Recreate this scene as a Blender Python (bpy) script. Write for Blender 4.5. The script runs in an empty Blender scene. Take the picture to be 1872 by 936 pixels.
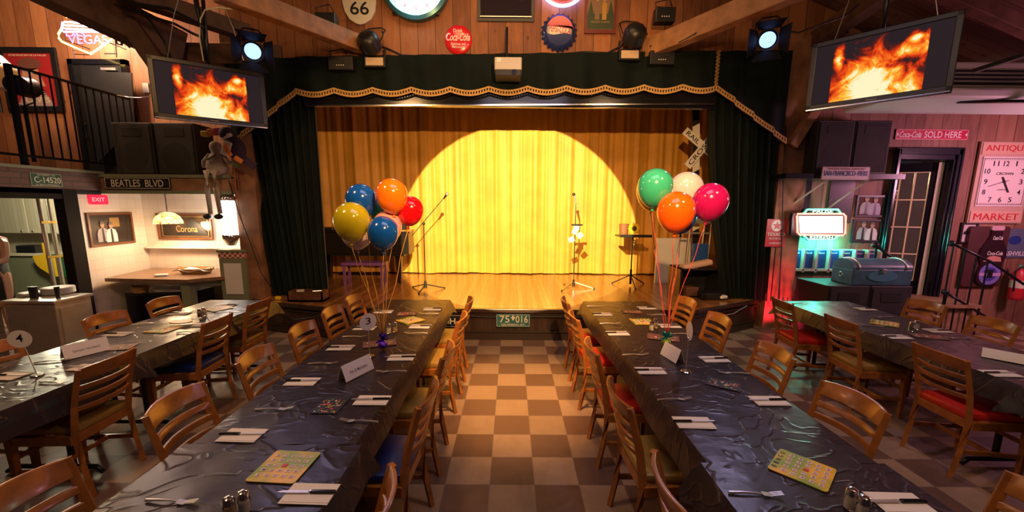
import bpy, bmesh, math, random
from mathutils import Vector, Matrix
PI = math.pi
R_ = math.radians
scene = bpy.context.scene
COL = scene.collection

# ------------------------------------------------------------------ camera, world, lights, exposure
F_PX, CX, CY, CAM_H = 731.34, 936.0, 495.5, 1.871
_p, _y, _r = R_(9.137), R_(.186), R_(.416)
_F = Vector((math.sin(_y)*math.cos(_p), math.cos(_y)*math.cos(_p), -math.sin(_p)))
_R0 = Vector((math.cos(_y), -math.sin(_y), 0)); _U0 = _R0.cross(_F)
_R = _R0*math.cos(_r)+_U0*math.sin(_r); _U = -_R0*math.sin(_r)+_U0*math.cos(_r)
_O = Vector((0, 0, CAM_H))
cam_d = bpy.data.cameras.new('camera'); cam = bpy.data.objects.new('camera', cam_d); COL.objects.link(cam)
cam_d.sensor_fit = 'HORIZONTAL'; cam_d.sensor_width = 36; cam_d.lens = F_PX/1872*36; cam_d.shift_y = 27.5/1872
cam_d.clip_start = .02
cam.matrix_world = Matrix.Translation(_O) @ Matrix((_R, _U, -_F)).transposed().to_4x4()
scene.camera = cam
def ray(x, y): return _F + _R*((x-CX)/F_PX) - _U*((y-CY)/F_PX)
def atz(x, y, z): d = ray(x, y); return _O + d*((z-CAM_H)/d.z)      # measured point on a horizontal surface
def aty(x, y, Y): d = ray(x, y); return _O + d*(Y/d.y)              # measured point on a wall facing the room
def atx(x, y, X): d = ray(x, y); return _O + d*(X/d.x)

scene.view_settings.view_transform = 'Standard'; scene.view_settings.look = 'None'
scene.view_settings.exposure = 0.0; scene.view_settings.gamma = 1; scene.view_settings.use_curve_mapping = False
w = bpy.data.worlds.new('world'); scene.world = w; w.use_nodes = True
w.node_tree.nodes['Background'].inputs[0].default_value = (.75, .55, .6, 1)
w.node_tree.nodes['Background'].inputs[1].default_value = .02

def light(name, kind, loc, target, power, color, size=.3, size_y=None, spot=None, blend=.3):
    d = bpy.data.lights.new(name, kind); d.energy = power; d.color = color
    if kind == 'AREA':
        d.size = size
        if size_y: d.shape = 'RECTANGLE'; d.size_y = size_y
    else: d.shadow_soft_size = size
    if kind == 'SPOT': d.spot_size = R_(spot); d.spot_blend = blend
    o = bpy.data.objects.new(name, d); COL.objects.link(o); o.location = loc
    o.rotation_euler = (Vector(target)-Vector(loc)).to_track_quat('-Z', 'Y').to_euler()
    return o
WARM = (1, .62, .32); AMBER = (1, .5, .16); LAV = (.92, .78, .95)
light('follow_spot', 'SPOT', (0, 1.9, 3.1), (.12, 8.4, 1.12), 4700, (1, .76, .34), .012, spot=41.5, blend=.04)
light('stage_wash', 'SPOT', (.5, .6, 3.12), (.1, 8.4, 1.3), 900, (1, .52, .18), .03, spot=75, blend=.5)
light('aisle_spot', 'SPOT', (0, 2.2, 4.3), (.0, 3.75, 0), 1500, (1, .5, .16), .12, spot=30, blend=.9)
light('cool_fill', 'AREA', (.3, 1.6, 4.4), (.3, 2.6, 0), 27, LAV, 2.0, 1.2)  # added fill panel above the frame, lavender sheen for the tables
light('warm_fill_left', 'AREA', (-2.6, 1.2, 4.3), (-2.6, 3.6, 1.0), 68, (1, .55, .22), .5)  # added unseen warm fill over the left chairs and balcony front
light('warm_fill_right', 'AREA', (2.4, 1.0, 4.3), (2.6, 3.2, .6), 40, (1, .58, .28), .5)  # added unseen warm fill over the right-hand chairs
light('gable_wash', 'AREA', (0, 4.2, 5.4), (0, 6.15, 4.3), 34, (1, .55, .24), 2.6, .4)
light('magenta_wash', 'AREA', (7.6, 4.2, 2.4), (6.0, 6.3, 1.9), 66, (1, .40, .58), .5)
light('kitchen_light', 'POINT', (-7.2, 6.2, 2.0), (0, 0, 0), 130, (1, .92, .62), .15)
light('balcony_lamp', 'POINT', (-7.0, 5.5, 4.6), (0, 0, 0), 120, (1, .55, .28), .2)
light('red_floor_lamp', 'SPOT', (4.05, 5.45, .05), (4.22, 6.2, .45), 110, (1, .03, .09), .05, spot=70, blend=.6)
light('back_room_lamp', 'POINT', (6.6, 7.2, 2.4), (0, 0, 0), 40, (1, .85, .55), .1)

# ------------------------------------------------------------------ materials
MATS = {}
def nodes(m): return m.node_tree.nodes, m.node_tree.links
def mat(name, col=(.5,.5,.5), rough=.5, metal=0., emit=None, es=1., noise=0., nscale=8., bump=0., bscale=30., trans=0., alpha=1., sheen=0., coat=0., spec=None):
    if name in MATS: return MATS[name]
    m = bpy.data.materials.new(name); m.use_nodes = True; MATS[name] = m
    n, l = nodes(m); b = n['Principled BSDF']
    b.inputs['Base Color'].default_value = (*col, 1); b.inputs['Roughness'].default_value = rough; b.inputs['Metallic'].default_value = metal
    if emit: b.inputs['Emission Color'].default_value = (*emit, 1); b.inputs['Emission Strength'].default_value = es
    if trans: b.inputs['Transmission Weight'].default_value = trans
    if sheen: b.inputs['Sheen Weight'].default_value = sheen; b.inputs['Sheen Roughness'].default_value = .4
    if coat: b.inputs['Coat Weight'].default_value = coat; b.inputs['Coat Roughness'].default_value = .15
    if spec is not None: b.inputs['Specular IOR Level'].default_value = spec
    b.inputs['Alpha'].default_value = alpha
    tc = None
    if noise or bump: tc = n.new('ShaderNodeTexCoord')
    if noise:
        t = n.new('ShaderNodeTexNoise'); t.inputs['Scale'].default_value = nscale; t.inputs['Detail'].default_value = 4
        l.new(tc.outputs['Object'], t.inputs['Vector'])
        r = n.new('ShaderNodeValToRGB'); r.color_ramp.elements[0].position = .3; r.color_ramp.elements[1].position = .7
        r.color_ramp.elements[0].color = (*[c*(1-noise) for c in col], 1); r.color_ramp.elements[1].color = (*[min(1, c*(1+noise)) for c in col], 1)
        l.new(t.outputs['Fac'], r.inputs['Fac']); l.new(r.outputs['Color'], b.inputs['Base Color'])
    if bump:
        t2 = n.new('ShaderNodeTexNoise'); t2.inputs['Scale'].default_value = bscale; t2.inputs['Detail'].default_value = 3
        l.new(tc.outputs['Object'], t2.inputs['Vector'])
        bn = n.new('ShaderNodeBump'); bn.inputs['Strength'].default_value = bump; bn.inputs['Distance'].default_value = .01
        l.new(t2.outputs['Fac'], bn.inputs['Height']); l.new(bn.outputs['Normal'], b.inputs['Normal'])
    return m
def glow(name, col, s): return mat(name, (.02,.02,.02), .5, emit=col, es=s)
def mth(n, l, op, a, b=None, c=None):
    x = n.new('ShaderNodeMath'); x.operation = op
    for i, v in enumerate((a, b, c)):
        if v is None: continue
        if isinstance(v, (int, float)): x.inputs[i].default_value = v
        else: l.new(v, x.inputs[i])
    return x.outputs[0]
def planks(name, ca, cb, width=.14, axis='X', along='Z', rough=.6, gap=.05, knots=True, seed=0., coat=0., gapcol=(.02,.012,.008)):
    """boards side by side along `axis`, grain running along `along`"""
    m = bpy.data.materials.new(name); m.use_nodes = True; MATS[name] = m
    n, l = nodes(m); b = n['Principled BSDF']; b.inputs['Roughness'].default_value = rough
    if coat: b.inputs['Coat Weight'].default_value = coat; b.inputs['Coat Roughness'].default_value = .2
    tc = n.new('ShaderNodeTexCoord'); s = n.new('ShaderNodeSeparateXYZ'); l.new(tc.outputs['Object'], s.inputs[0])
    u = mth(n, l, 'MULTIPLY_ADD', s.outputs[axis], 1/width, 100.37+seed)
    idx = mth(n, l, 'FLOOR', u); fr = mth(n, l, 'FRACT', u)
    wn = n.new('ShaderNodeTexWhiteNoise'); wn.noise_dimensions = '1D'; l.new(idx, wn.inputs['W'])
    # grain
    cmb = n.new('ShaderNodeCombineXYZ')
    l.new(mth(n, l, 'MULTIPLY', u, 2.2), cmb.inputs[0]); l.new(mth(n, l, 'MULTIPLY_ADD', s.outputs[along], 1.3, mth(n, l, 'MULTIPLY', wn.outputs['Value'], 31.)), cmb.inputs[1])
    l.new(idx, cmb.inputs[2])
    g = n.new('ShaderNodeTexNoise'); g.inputs['Scale'].default_value = 2.2; g.inputs['Detail'].default_value = 6; g.inputs['Distortion'].default_value = .6
    l.new(cmb.outputs[0], g.inputs['Vector'])
    f = mth(n, l, 'ADD', mth(n, l, 'MULTIPLY', g.outputs['Fac'], .75), mth(n, l, 'MULTIPLY_ADD', wn.outputs['Value'], .6, -.2))
    r = n.new('ShaderNodeValToRGB'); r.color_ramp.elements[0].position = .15; r.color_ramp.elements[1].position = .8
    r.color_ramp.elements[0].color = (*ca, 1); r.color_ramp.elements[1].color = (*cb, 1); l.new(f, r.inputs['Fac'])
    col = r.outputs['Color']
    if knots:
        v = n.new('ShaderNodeTexVoronoi'); v.inputs['Scale'].default_value = 1.; 
        c2 = n.new('ShaderNodeCombineXYZ'); l.new(mth(n, l, 'MULTIPLY', s.outputs[axis], 5.), c2.inputs[0]); l.new(mth(n, l, 'MULTIPLY', s.outputs[along], 2.6), c2.inputs[1])
        l.new(c2.outputs[0], v.inputs['Vector'])
        k = mth(n, l, 'LESS_THAN', v.outputs['Distance'], .085)
        mx = n.new('ShaderNodeMix'); mx.data_type = 'RGBA'; l.new(mth(n, l, 'MULTIPLY', k, .7), mx.inputs['Factor']); l.new(col, mx.inputs['A'])
        mx.inputs['B'].default_value = (*[c*.25 for c in ca], 1); col = mx.outputs['Result']
    gp = mth(n, l, 'LESS_THAN', mth(n, l, 'ABSOLUTE', mth(n, l, 'SUBTRACT', fr, .5)), .5-gap/2)
    mx = n.new('ShaderNodeMix'); mx.data_type = 'RGBA'; l.new(gp, mx.inputs['Factor']); mx.inputs['A'].default_value = (*gapcol, 1); l.new(col, mx.inputs['B'])
    l.new(mx.outputs['Result'], b.inputs['Base Color'])
    bn = n.new('ShaderNodeBump'); bn.inputs['Strength'].default_value = .6; bn.inputs['Distance'].default_value = .008
    l.new(mth(n, l, 'MULTIPLY_ADD', g.outputs['Fac'], .15, gp), bn.inputs['Height']); l.new(bn.outputs['Normal'], b.inputs['Normal'])
    return m
def tiles(name, ca, cb, w_, h_, mortar, axis='X', msize=.02, rough=.5, offset=0.):
    m = bpy.data.materials.new(name); m.use_nodes = True; MATS[name] = m
    n, l = nodes(m); b = n['Principled BSDF']; b.inputs['Roughness'].default_value = rough
    tc = n.new('ShaderNodeTexCoord'); s = n.new('ShaderNodeSeparateXYZ'); l.new(tc.outputs['Object'], s.inputs[0])
    c = n.new('ShaderNodeCombineXYZ'); l.new(s.outputs[axis], c.inputs[0]); l.new(s.outputs['Z'], c.inputs[1])
    t = n.new('ShaderNodeTexBrick'); t.offset = offset; t.inputs['Scale'].default_value = 1; t.inputs['Brick Width'].default_value = w_; t.inputs['Row Height'].default_value = h_
    t.inputs['Mortar Size'].default_value = msize*min(w_, h_); t.inputs['Color1'].default_value = (*ca, 1); t.inputs['Color2'].default_value = (*cb, 1); t.inputs['Mortar'].default_value = (*mortar, 1)
    l.new(c.outputs[0], t.inputs['Vector']); l.new(t.outputs['Color'], b.inputs['Base Color'])
    bn = n.new('ShaderNodeBump'); bn.inputs['Strength'].default_value = .5; bn.inputs['Distance'].default_value = .004; bn.invert = True
    l.new(t.outputs['Fac'], bn.inputs['Height']); l.new(bn.outputs['Normal'], b.inputs['Normal'])
    return m
def floor_mat():
    m = bpy.data.materials.new('checker_vinyl'); m.use_nodes = True
    n, l = nodes(m); b = n['Principled BSDF']
    tc = n.new('ShaderNodeTexCoord'); s = n.new('ShaderNodeSeparateXYZ'); l.new(tc.outputs['Object'], s.inputs[0])
    u = mth(n, l, 'MULTIPLY_ADD', s.outputs['X'], 1/.3048, 101.437); v = mth(n, l, 'MULTIPLY_ADD', s.outputs['Y'], 1/.3048, 99.927)
    fu = mth(n, l, 'FLOOR', u); fv = mth(n, l, 'FLOOR', v)
    par = mth(n, l, 'MODULO', mth(n, l, 'ADD', fu, fv), 2.)
    c = n.new('ShaderNodeCombineXYZ'); l.new(fu, c.inputs[0]); l.new(fv, c.inputs[1])
    wn = n.new('ShaderNodeTexWhiteNoise'); wn.noise_dimensions = '2D'; l.new(c.outputs[0], wn.inputs['Vector'])
    no = n.new('ShaderNodeTexNoise'); no.inputs['Scale'].default_value = 9; no.inputs['Detail'].default_value = 7; no.inputs['Roughness'].default_value = .7
    l.new(tc.outputs['Object'], no.inputs['Vector'])
    k = mth(n, l, 'ADD', mth(n, l, 'MULTIPLY_ADD', wn.outputs['Value'], .2, .62), mth(n, l, 'MULTIPLY', no.outputs['Fac'], .55))
    mx = n.new('ShaderNodeMix'); mx.data_type = 'RGBA'; l.new(par, mx.inputs['Factor'])
    mx.inputs['A'].default_value = (.27, .18, .125, 1); mx.inputs['B'].default_value = (.12, .066, .05, 1)
    # seams
    du = mth(n, l, 'ABSOLUTE', mth(n, l, 'SUBTRACT', mth(n, l, 'FRACT', u), .5)); dv = mth(n, l, 'ABSOLUTE', mth(n, l, 'SUBTRACT', mth(n, l, 'FRACT', v), .5))
    seam = mth(n, l, 'GREATER_THAN', mth(n, l, 'MAXIMUM', du, dv), .492)
    vm = n.new('ShaderNodeVectorMath'); vm.operation = 'SCALE'; l.new(mx.outputs['Result'], vm.inputs[0]); l.new(k, vm.inputs['Scale'])
    m2 = n.new('ShaderNodeMix'); m2.data_type = 'RGBA'; l.new(seam, m2.inputs['Factor']); l.new(vm.outputs[0], m2.inputs['A']); m2.inputs['B'].default_value = (.16, .11, .09, 1)
    l.new(m2.outputs['Result'], b.inputs['Base Color']); b.inputs['Roughness'].default_value = .42
    l.new(mth(n, l, 'MULTIPLY_ADD', no.outputs['Fac'], .35, .25), b.inputs['Roughness'])
    return m
def cloth_mat():
    m = bpy.data.materials.new('black_plastic_sheet'); m.use_nodes = True; MATS['cloth'] = m
    n, l = nodes(m); b = n['Principled BSDF']; b.inputs['Base Color'].default_value = (.020, .014, .018, 1); b.inputs['Roughness'].default_value = .31; b.inputs['Specular IOR Level'].default_value = .4
    tc = n.new('ShaderNodeTexCoord')
    mp = n.new('ShaderNodeMapping'); mp.inputs['Scale'].default_value = (2.4, 3.2, 2.); l.new(tc.outputs['Object'], mp.inputs[0])
    t = n.new('ShaderNodeTexNoise'); t.inputs['Scale'].default_value = 1.; t.inputs['Detail'].default_value = 2.5; t.inputs['Distortion'].default_value = 1.6
    l.new(mp.outputs[0], t.inputs['Vector'])
    rg = mth(n, l, 'ABSOLUTE', mth(n, l, 'SUBTRACT', t.outputs['Fac'], .5))
    rg = mth(n, l, 'POWER', mth(n, l, 'SUBTRACT', 1., mth(n, l, 'MINIMUM', mth(n, l, 'MULTIPLY', rg, 22.), 1.)), 2.)
    t2 = n.new('ShaderNodeTexNoise'); t2.inputs['Scale'].default_value = 5; t2.inputs['Detail'].default_value = 3; l.new(mp.outputs[0], t2.inputs['Vector'])
    h = mth(n, l, 'ADD', mth(n, l, 'MULTIPLY', rg, .35), mth(n, l, 'MULTIPLY', t2.outputs['Fac'], .35))
    bn = n.new('ShaderNodeBump'); bn.inputs['Strength'].default_value = .42; bn.inputs['Distance'].default_value = .012
    l.new(h, bn.inputs['Height']); l.new(bn.outputs['Normal'], b.inputs['Normal'])
    return m
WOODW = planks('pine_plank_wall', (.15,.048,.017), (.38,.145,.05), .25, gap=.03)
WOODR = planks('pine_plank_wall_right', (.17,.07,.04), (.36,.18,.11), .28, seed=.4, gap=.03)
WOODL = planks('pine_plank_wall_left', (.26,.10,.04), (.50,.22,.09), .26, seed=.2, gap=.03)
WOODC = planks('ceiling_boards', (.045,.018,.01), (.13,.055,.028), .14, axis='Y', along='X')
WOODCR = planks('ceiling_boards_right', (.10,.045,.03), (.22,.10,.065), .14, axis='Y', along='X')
STAGEF = planks('stage_floor_boards', (.22,.085,.025), (.42,.19,.06), .07, axis='X', along='Y', rough=.22, gap=.03, knots=False, coat=.35)
BEAD = planks('dark_beadboard', (.022,.012,.009), (.06,.03,.02), .06, axis='X', along='Z', rough=.35, knots=False)
BEADK = planks('cream_beadboard', (.50,.46,.33), (.58,.54,.4), .075, axis='X', along='Z', rough=.5, knots=False, gapcol=(.25,.22,.14))
BRICK = tiles('old_brick', (.13,.065,.055), (.17,.10,.085), .23, .075, (.09,.065,.055), axis='Y', msize=.14, rough=.8, offset=.5)
TILEX = tiles('white_tile_back', (.74,.66,.58), (.70,.62,.54), .15, .15, (.62,.53,.45), 'X')
TILEY = tiles('white_tile_side', (.74,.66,.58), (.70,.62,.54), .15, .15, (.62,.53,.45), 'Y')
CLOTH = cloth_mat()
BEAM = mat('timber_beam', (.36,.17,.07), .6, noise=.35, nscale=6, bump=.3)
DBEAM = mat('dark_timber', (.09,.04,.022), .6, noise=.35, nscale=6, bump=.3)
CHW = mat('honey_chair_wood', (.30,.10,.018), .3, noise=.3, nscale=14, coat=.3)
VRED = mat('red_vinyl', (.48,.018,.012), .38, bump=.1, bscale=200)
VBLUE = mat('navy_vinyl', (.010,.022,.12), .38, bump=.1, bscale=200)
VOLIVE = mat('olive_vinyl', (.27,.16,.035), .38, bump=.1, bscale=200)
BLK = mat('black_paint', (.012,.012,.014), .4); BLKG = mat('black_gloss', (.008,.008,.01), .15)
BLKM = mat('black_steel', (.015,.015,.02), .3, metal=.3)
CHROME = mat('chrome', (.75,.73,.7), .15, metal=1); STEEL = mat('brushed_steel', (.6,.56,.52), .35, metal=.75, noise=.1)
BRASS = mat('brass', (.8,.5,.12), .25, metal=1)
WHITE = mat('white_paint', (.8,.78,.74), .5); PAPER = mat('white_paper', (.68,.62,.58), .8)
RED = mat('sign_red', (.55,.02,.03), .4); NAVY = mat('sign_navy', (.02,.04,.2), .4); CREAM = mat('cream_enamel', (.72,.66,.5), .4)
VELVET = mat('green_velvet', (.002,.007,.0065), .8, noise=.3, nscale=3, sheen=.12, spec=.2)
GOLDC = mat('gold_curtain_satin', (.72,.37,.05), .55, noise=.12, nscale=2.5, sheen=.2)
FRINGE = mat('gold_fringe', (.55,.33,.10), .5, noise=.3, nscale=60, bump=.5, bscale=120)
GREENP = mat('sage_paint', (.22,.24,.15), .5); YELL = mat('yellow_plastic', (.8,.5,.02), .4)
GLASS = mat('clear_glass', (.95,.95,.95), .02, trans=1.)
FOLD = mat('white_card', (.68,.62,.64), .7)
FLOORM = floor_mat()

# ------------------------------------------------------------------ mesh helpers
class MB:
    def __init__(s): s.bm = bmesh.new()
    def box(s, c, d, rot=None, bev=0., taper=None):
        r = bmesh.ops.create_cube(s.bm, size=1); vs = r['verts']
        for v in vs:
            k = 1.
            if taper and v.co.z < 0: k = taper
            v.co = Vector((v.co.x*d[0]*k, v.co.y*d[1]*k, v.co.z*d[2]))
        if bev:
            es = list({e for v in vs for e in v.link_edges})
            rr = bmesh.ops.bevel(s.bm, geom=es, offset=bev, segments=2, affect='EDGES', profile=.5)
            vs = list({v for f in rr['faces'] for v in f.verts} | {v for v in vs if v.is_valid})
        M = Matrix.Translation(Vector(c))
        if rot is not None: M = M @ (rot if isinstance(rot, Matrix) else Matrix.Rotation(rot, 4, 'Z'))
        for v in vs: v.co = M @ v.co
        return s
    def span(s, a, b, bev=0.):     # box from corner a to corner b
        return s.box([(a[i]+b[i])/2 for i in range(3)], [abs(b[i]-a[i]) for i in range(3)], bev=bev)
    def bar(s, a, b, w_, h_, bev=0.):
        a, b = Vector(a), Vector(b); d = b-a; q = d.to_track_quat('Z', 'Y').to_matrix().to_4x4()
        return s.box((a+b)/2, (w_, h_, d.length), q, bev)
    def cyl(s, a, b, r, r2=None, seg=12, caps=True):
        a, b = Vector(a), Vector(b); d = b-a
        M = Matrix.Translation((a+b)/2) @ d.to_track_quat('Z', 'Y').to_matrix().to_4x4()
        bmesh.ops.create_cone(s.bm, cap_ends=caps, segments=seg, radius1=r, radius2=r if r2 is None else r2, depth=d.length, matrix=M); return s
    def sph(s, c, r, sc=(1,1,1), seg=16, ring=10, rot=None):
        M = Matrix.Translation(Vector(c)) @ (rot or Matrix.Identity(4)) @ Matrix.Diagonal((r*sc[0], r*sc[1], r*sc[2], 1))
        bmesh.ops.create_uvsphere(s.bm, u_segments=seg, v_segments=ring, radius=1, matrix=M); return s
    def lathe(s, prof, seg=20, c=(0,0,0), M=None):
        c = Vector(c); rings = []
        for r, z in prof:
            ring = []
            for i in range(seg):
                a = 2*PI*i/seg; p = Vector((r*math.cos(a), r*math.sin(a), z))
                p = (M @ p if M else p) + c
                ring.append(s.bm.verts.new(p))
            rings.append(ring)
        for a, b in zip(rings, rings[1:]):
            for i in range(seg): s.bm.faces.new((a[i], a[(i+1)%seg], b[(i+1)%seg], b[i]))
        for rg, fl in ((rings[0], True), (rings[-1], False)):
            try: s.bm.faces.new(rg[::-1] if fl else rg)
            except ValueError: pass
        return s
    def tube(s, pts, r, seg=8, closed=False):
        pts = [Vector(p) for p in pts]; n = len(pts); rings = []; up = Vector((0,0,1))
        for i, p in enumerate(pts):
            if closed: t = (pts[(i+1)%n]-pts[i-1])
            else: t = pts[min(i+1, n-1)]-pts[max(i-1, 0)]
            t.normalize(); a = t.cross(up)
            if a.length < .1: a = t.cross(Vector((0,1,0)))
            a.normalize(); b = t.cross(a); rr = r[i] if isinstance(r, (list, tuple)) else r
            rings.append([s.bm.verts.new(p+(a*math.cos(2*PI*k/seg)+b*math.sin(2*PI*k/seg))*rr) for k in range(seg)])
        m = n if closed else n-1
        for i in range(m):
            a, b = rings[i], rings[(i+1)%n]
            for k in range(seg): s.bm.faces.new((a[k], a[(k+1)%seg], b[(k+1)%seg], b[k]))
        if not closed: s.bm.faces.new(rings[0][::-1]); s.bm.faces.new(rings[-1])
        return s
    def prism(s, pts, t, M=None):   # outline in local XZ, thickness t along +Y (front face at y=0)
        M = M or Matrix.Identity(4)
        a = [s.bm.verts.new(M @ Vector((x, 0, z))) for x, z in pts]; b = [s.bm.verts.new(M @ Vector((x, t, z))) for x, z in pts]
        n = len(pts); s.bm.faces.new(a); s.bm.faces.new(b[::-1])
        for i in range(n): s.bm.faces.new((a[i], b[i], b[(i+1)%n], a[(i+1)%n]))
        return s
    def grid(s, f, nu, nv):
        g = [[s.bm.verts.new(f(i/nu, j/nv)) for j in range(nv+1)] for i in range(nu+1)]
        for i in range(nu):
            for j in range(nv): s.bm.faces.new((g[i][j], g[i+1][j], g[i+1][j+1], g[i][j+1]))
        return s
    def out(s, name, m, parent=None, smooth=False, loc=None, solid=0.):
        bmesh.ops.recalc_face_normals(s.bm, faces=s.bm.faces)
        me = bpy.data.meshes.new(name); s.bm.to_mesh(me); s.bm.free()
        me.materials.append(m)
        if smooth:
            me.polygons.foreach_set('use_smooth', [True]*len(me.polygons))
            if smooth == 'auto':
                me.set_sharp_from_angle(angle=R_(38))
        o = bpy.data.objects.new(name, me); COL.objects.link(o)
        if parent: o.parent = parent
        if loc: o.location = loc
        if solid:
            md = o.modifiers.new('thickness', 'SOLIDIFY'); md.thickness = solid
        return o
def tag(o, label, cat, group=None, kind=None):
    o['label'] = label; o['category'] = cat
    if group: o['group'] = group
    if kind: o['kind'] = kind
    return o
def thing(name, label, cat, loc=(0,0,0), rz=0., group=None, rot=None):
    o = bpy.data.objects.new(name, None); COL.objects.link(o); o.location = loc; o.rotation_euler = rot or (0,0,rz); o.empty_display_size = .1
    return tag(o, label, cat, group)
def struct(o): o['kind'] = 'structure'; return o
def copy_tree(o, parent=None):
    c = o.copy(); COL.objects.link(c); c.parent = parent
    for ch in [x for x in COL.objects if x.parent == o]: copy_tree(ch, c)
    return c
_tmp = {}
def text_mesh(body, w_, h_, depth=.002, bold=0., shear=0.):
    cu = bpy.data.curves.new('txt', 'FONT'); cu.body = body; cu.extrude = .01; cu.offset = min(bold, .008); cu.shear = shear; cu.resolution_u = 4
    o = bpy.data.objects.new('txt', cu); COL.objects.link(o)
    dg = bpy.context.evaluated_depsgraph_get(); dg.update()
    me = bpy.data.meshes.new_from_object(o.evaluated_get(dg)); bpy.data.objects.remove(o); bpy.data.curves.remove(cu)
    xs = [v.co.x for v in me.vertices]; ys = [v.co.y for v in me.vertices]
    x0, x1, y0, y1 = min(xs), max(xs), min(ys), max(ys)
    for v in me.vertices:
        x = ((v.co.x-x0)/(x1-x0)-.5)*w_; z = ((v.co.y-y0)/(y1-y0)-.5)*h_; t = -depth if v.co.z > 0 else 0.
        v.co = (x, t, z)
    return me
def text(name, body, w_, h_, m, parent, loc, depth=.002, bold=0., shear=0., rot=(0,0,0)):
    """lettering in the local XZ plane, facing -Y"""
    me = text_mesh(body, w_, h_, depth, bold, shear); me.name = name; me.materials.append(m)
    o = bpy.data.objects.new(name, me); COL.objects.link(o); o.parent = parent; o.location = loc; o.rotation_euler = rot
    return o
def rrect(w_, h_, r, n=4):
    p = []
    for cx, cz, a0 in ((w_/2-r, h_/2-r, 0), (-w_/2+r, h_/2-r, 90), (-w_/2+r, -h_/2+r, 180), (w_/2-r, -h_/2+r, 270)):
        for i in range(n+1):
            a = R_(a0+90*i/n); p.append((cx+r*math.cos(a), cz+r*math.sin(a)))
    return p
def ell(rx, rz, n=28, c=(0,0)): return [(c[0]+rx*math.cos(2*PI*i/n), c[1]+rz*math.sin(2*PI*i/n)) for i in range(n)]
def bez(p, q, sag=0., n=12):
    p, q = Vector(p), Vector(q); return [p.lerp(q, i/n)-Vector((0,0,sag*4*(i/n)*(1-i/n))) for i in range(n+1)]

# ------------------------------------------------------------------ the room shell
struct(MB().span((-11, -2, -.1), (9.5, 9.2, 0)).out('floor', FLOORM))
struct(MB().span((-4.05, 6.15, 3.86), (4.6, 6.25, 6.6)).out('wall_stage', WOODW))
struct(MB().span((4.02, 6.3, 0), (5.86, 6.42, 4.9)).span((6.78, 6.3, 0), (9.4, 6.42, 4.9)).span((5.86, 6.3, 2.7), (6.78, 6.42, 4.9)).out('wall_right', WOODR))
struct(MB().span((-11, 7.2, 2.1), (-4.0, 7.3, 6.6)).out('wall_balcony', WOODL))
struct(MB().span((-6.38, 6.9, 0), (-3.95, 7.0, 2.15)).out('wall_recess', TILEX))
b = MB(); b.bm.faces.new([b.bm.verts.new(p) for p in ((-6.1, 5.62, 0), (-6.27, 6.9, 0), (-6.27, 6.9, 2.15), (-6.1, 5.62, 2.15))])
b.bm.faces.new([b.bm.verts.new(p) for p in ((-6.1, 5.62, 0), (-6.1, 5.62, 2.15), (-6.3, 5.62, 2.15), (-6.3, 5.62, 0))])
struct(b.out('wall_tiled_side', TILEY))
struct(MB().span((-11, 7.6, 0), (-6.3, 7.7, 2.15)).out('wall_kitchen', BEADK))
# roof: right slope comes down to the right wall, left part stays high over the balcony
def slab(name, pts, t, m):
    b = MB(); a = [b.bm.verts.new(p) for p in pts]; c = [b.bm.verts.new((p[0], p[1], p[2]+t)) for p in pts]
    b.bm.faces.new(a); b.bm.faces.new(c[::-1]); n = len(pts)
    for i in range(n): b.bm.faces.new((a[i], a[(i+1)%n], c[(i+1)%n], c[i]))
    return b.out(name, m)
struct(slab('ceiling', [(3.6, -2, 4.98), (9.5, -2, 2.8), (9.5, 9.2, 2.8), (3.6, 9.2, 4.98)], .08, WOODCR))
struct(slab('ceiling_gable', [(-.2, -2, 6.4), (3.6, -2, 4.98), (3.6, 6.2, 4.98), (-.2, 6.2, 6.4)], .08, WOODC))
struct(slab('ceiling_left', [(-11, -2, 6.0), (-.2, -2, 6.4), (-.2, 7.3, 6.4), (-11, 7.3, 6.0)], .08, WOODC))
# rafters and tie beams
tn = [0]
def trim(b, m, smooth=False): tn[0] += 1; return struct(b.out('trim_%d' % tn[0], m, smooth=smooth))
def beam(p, q, w_, h_, m): return trim(MB().bar(p, q, w_, h_, .01), m)
# pale cross beams that meet the gable wall above the curtain
beam(aty(665, 84, 6.1), aty(395, -20, 4.35), .16, .21, BEAM)
beam(aty(1180, 92, 6.1), aty(1480, -32, 4.5), .16, .24, BEAM)
# darker beams left
p0, p1 = aty(60, -42, 4.8), aty(330, 92, 5.9)
beam(p0, p1, .3, .42, DBEAM)
beam(aty(235, 40, 5.4), aty(300, 135, 5.5), .2, .2, DBEAM)
beam(aty(330, 100, 6.0), aty(520, 105, 6.2), .2, .26, DBEAM)
beam(aty(200, -25, 5.0), aty(455, 62, 6.1), .18, .2, DBEAM)
# right rafters under the slope
def roofz(x): return 4.98-(x-3.6)*2.18/5.9
for yy in (3.4, 5.1): beam((3.9, yy, roofz(3.9)-.08), (9.3, yy, roofz(9.3)-.08), .14, .16, mat('right_rafter', (.20,.09,.06), .6, noise=.3, nscale=6))
beam((3.7, 2, 4.3), (4.35, 6.2, 4.25), .18, .22, DBEAM)
# posts at both sides of the stage opening, knee brace on the right
trim(MB().span((4.0, 6.12, 0), (4.42, 6.32, 4.3)), mat('post_wood', (.26,.12,.06), .65, noise=.35, nscale=5, bump=.3))
beam(aty(1446, 268, 6.08), aty(1496, 190, 6.08), .13, .13, BEAM)
trim(MB().span((-4.16, 6.14, 0), (-3.84, 6.3, 4.4)), mat('post_wood', (.26,.12,.06)))
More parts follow.
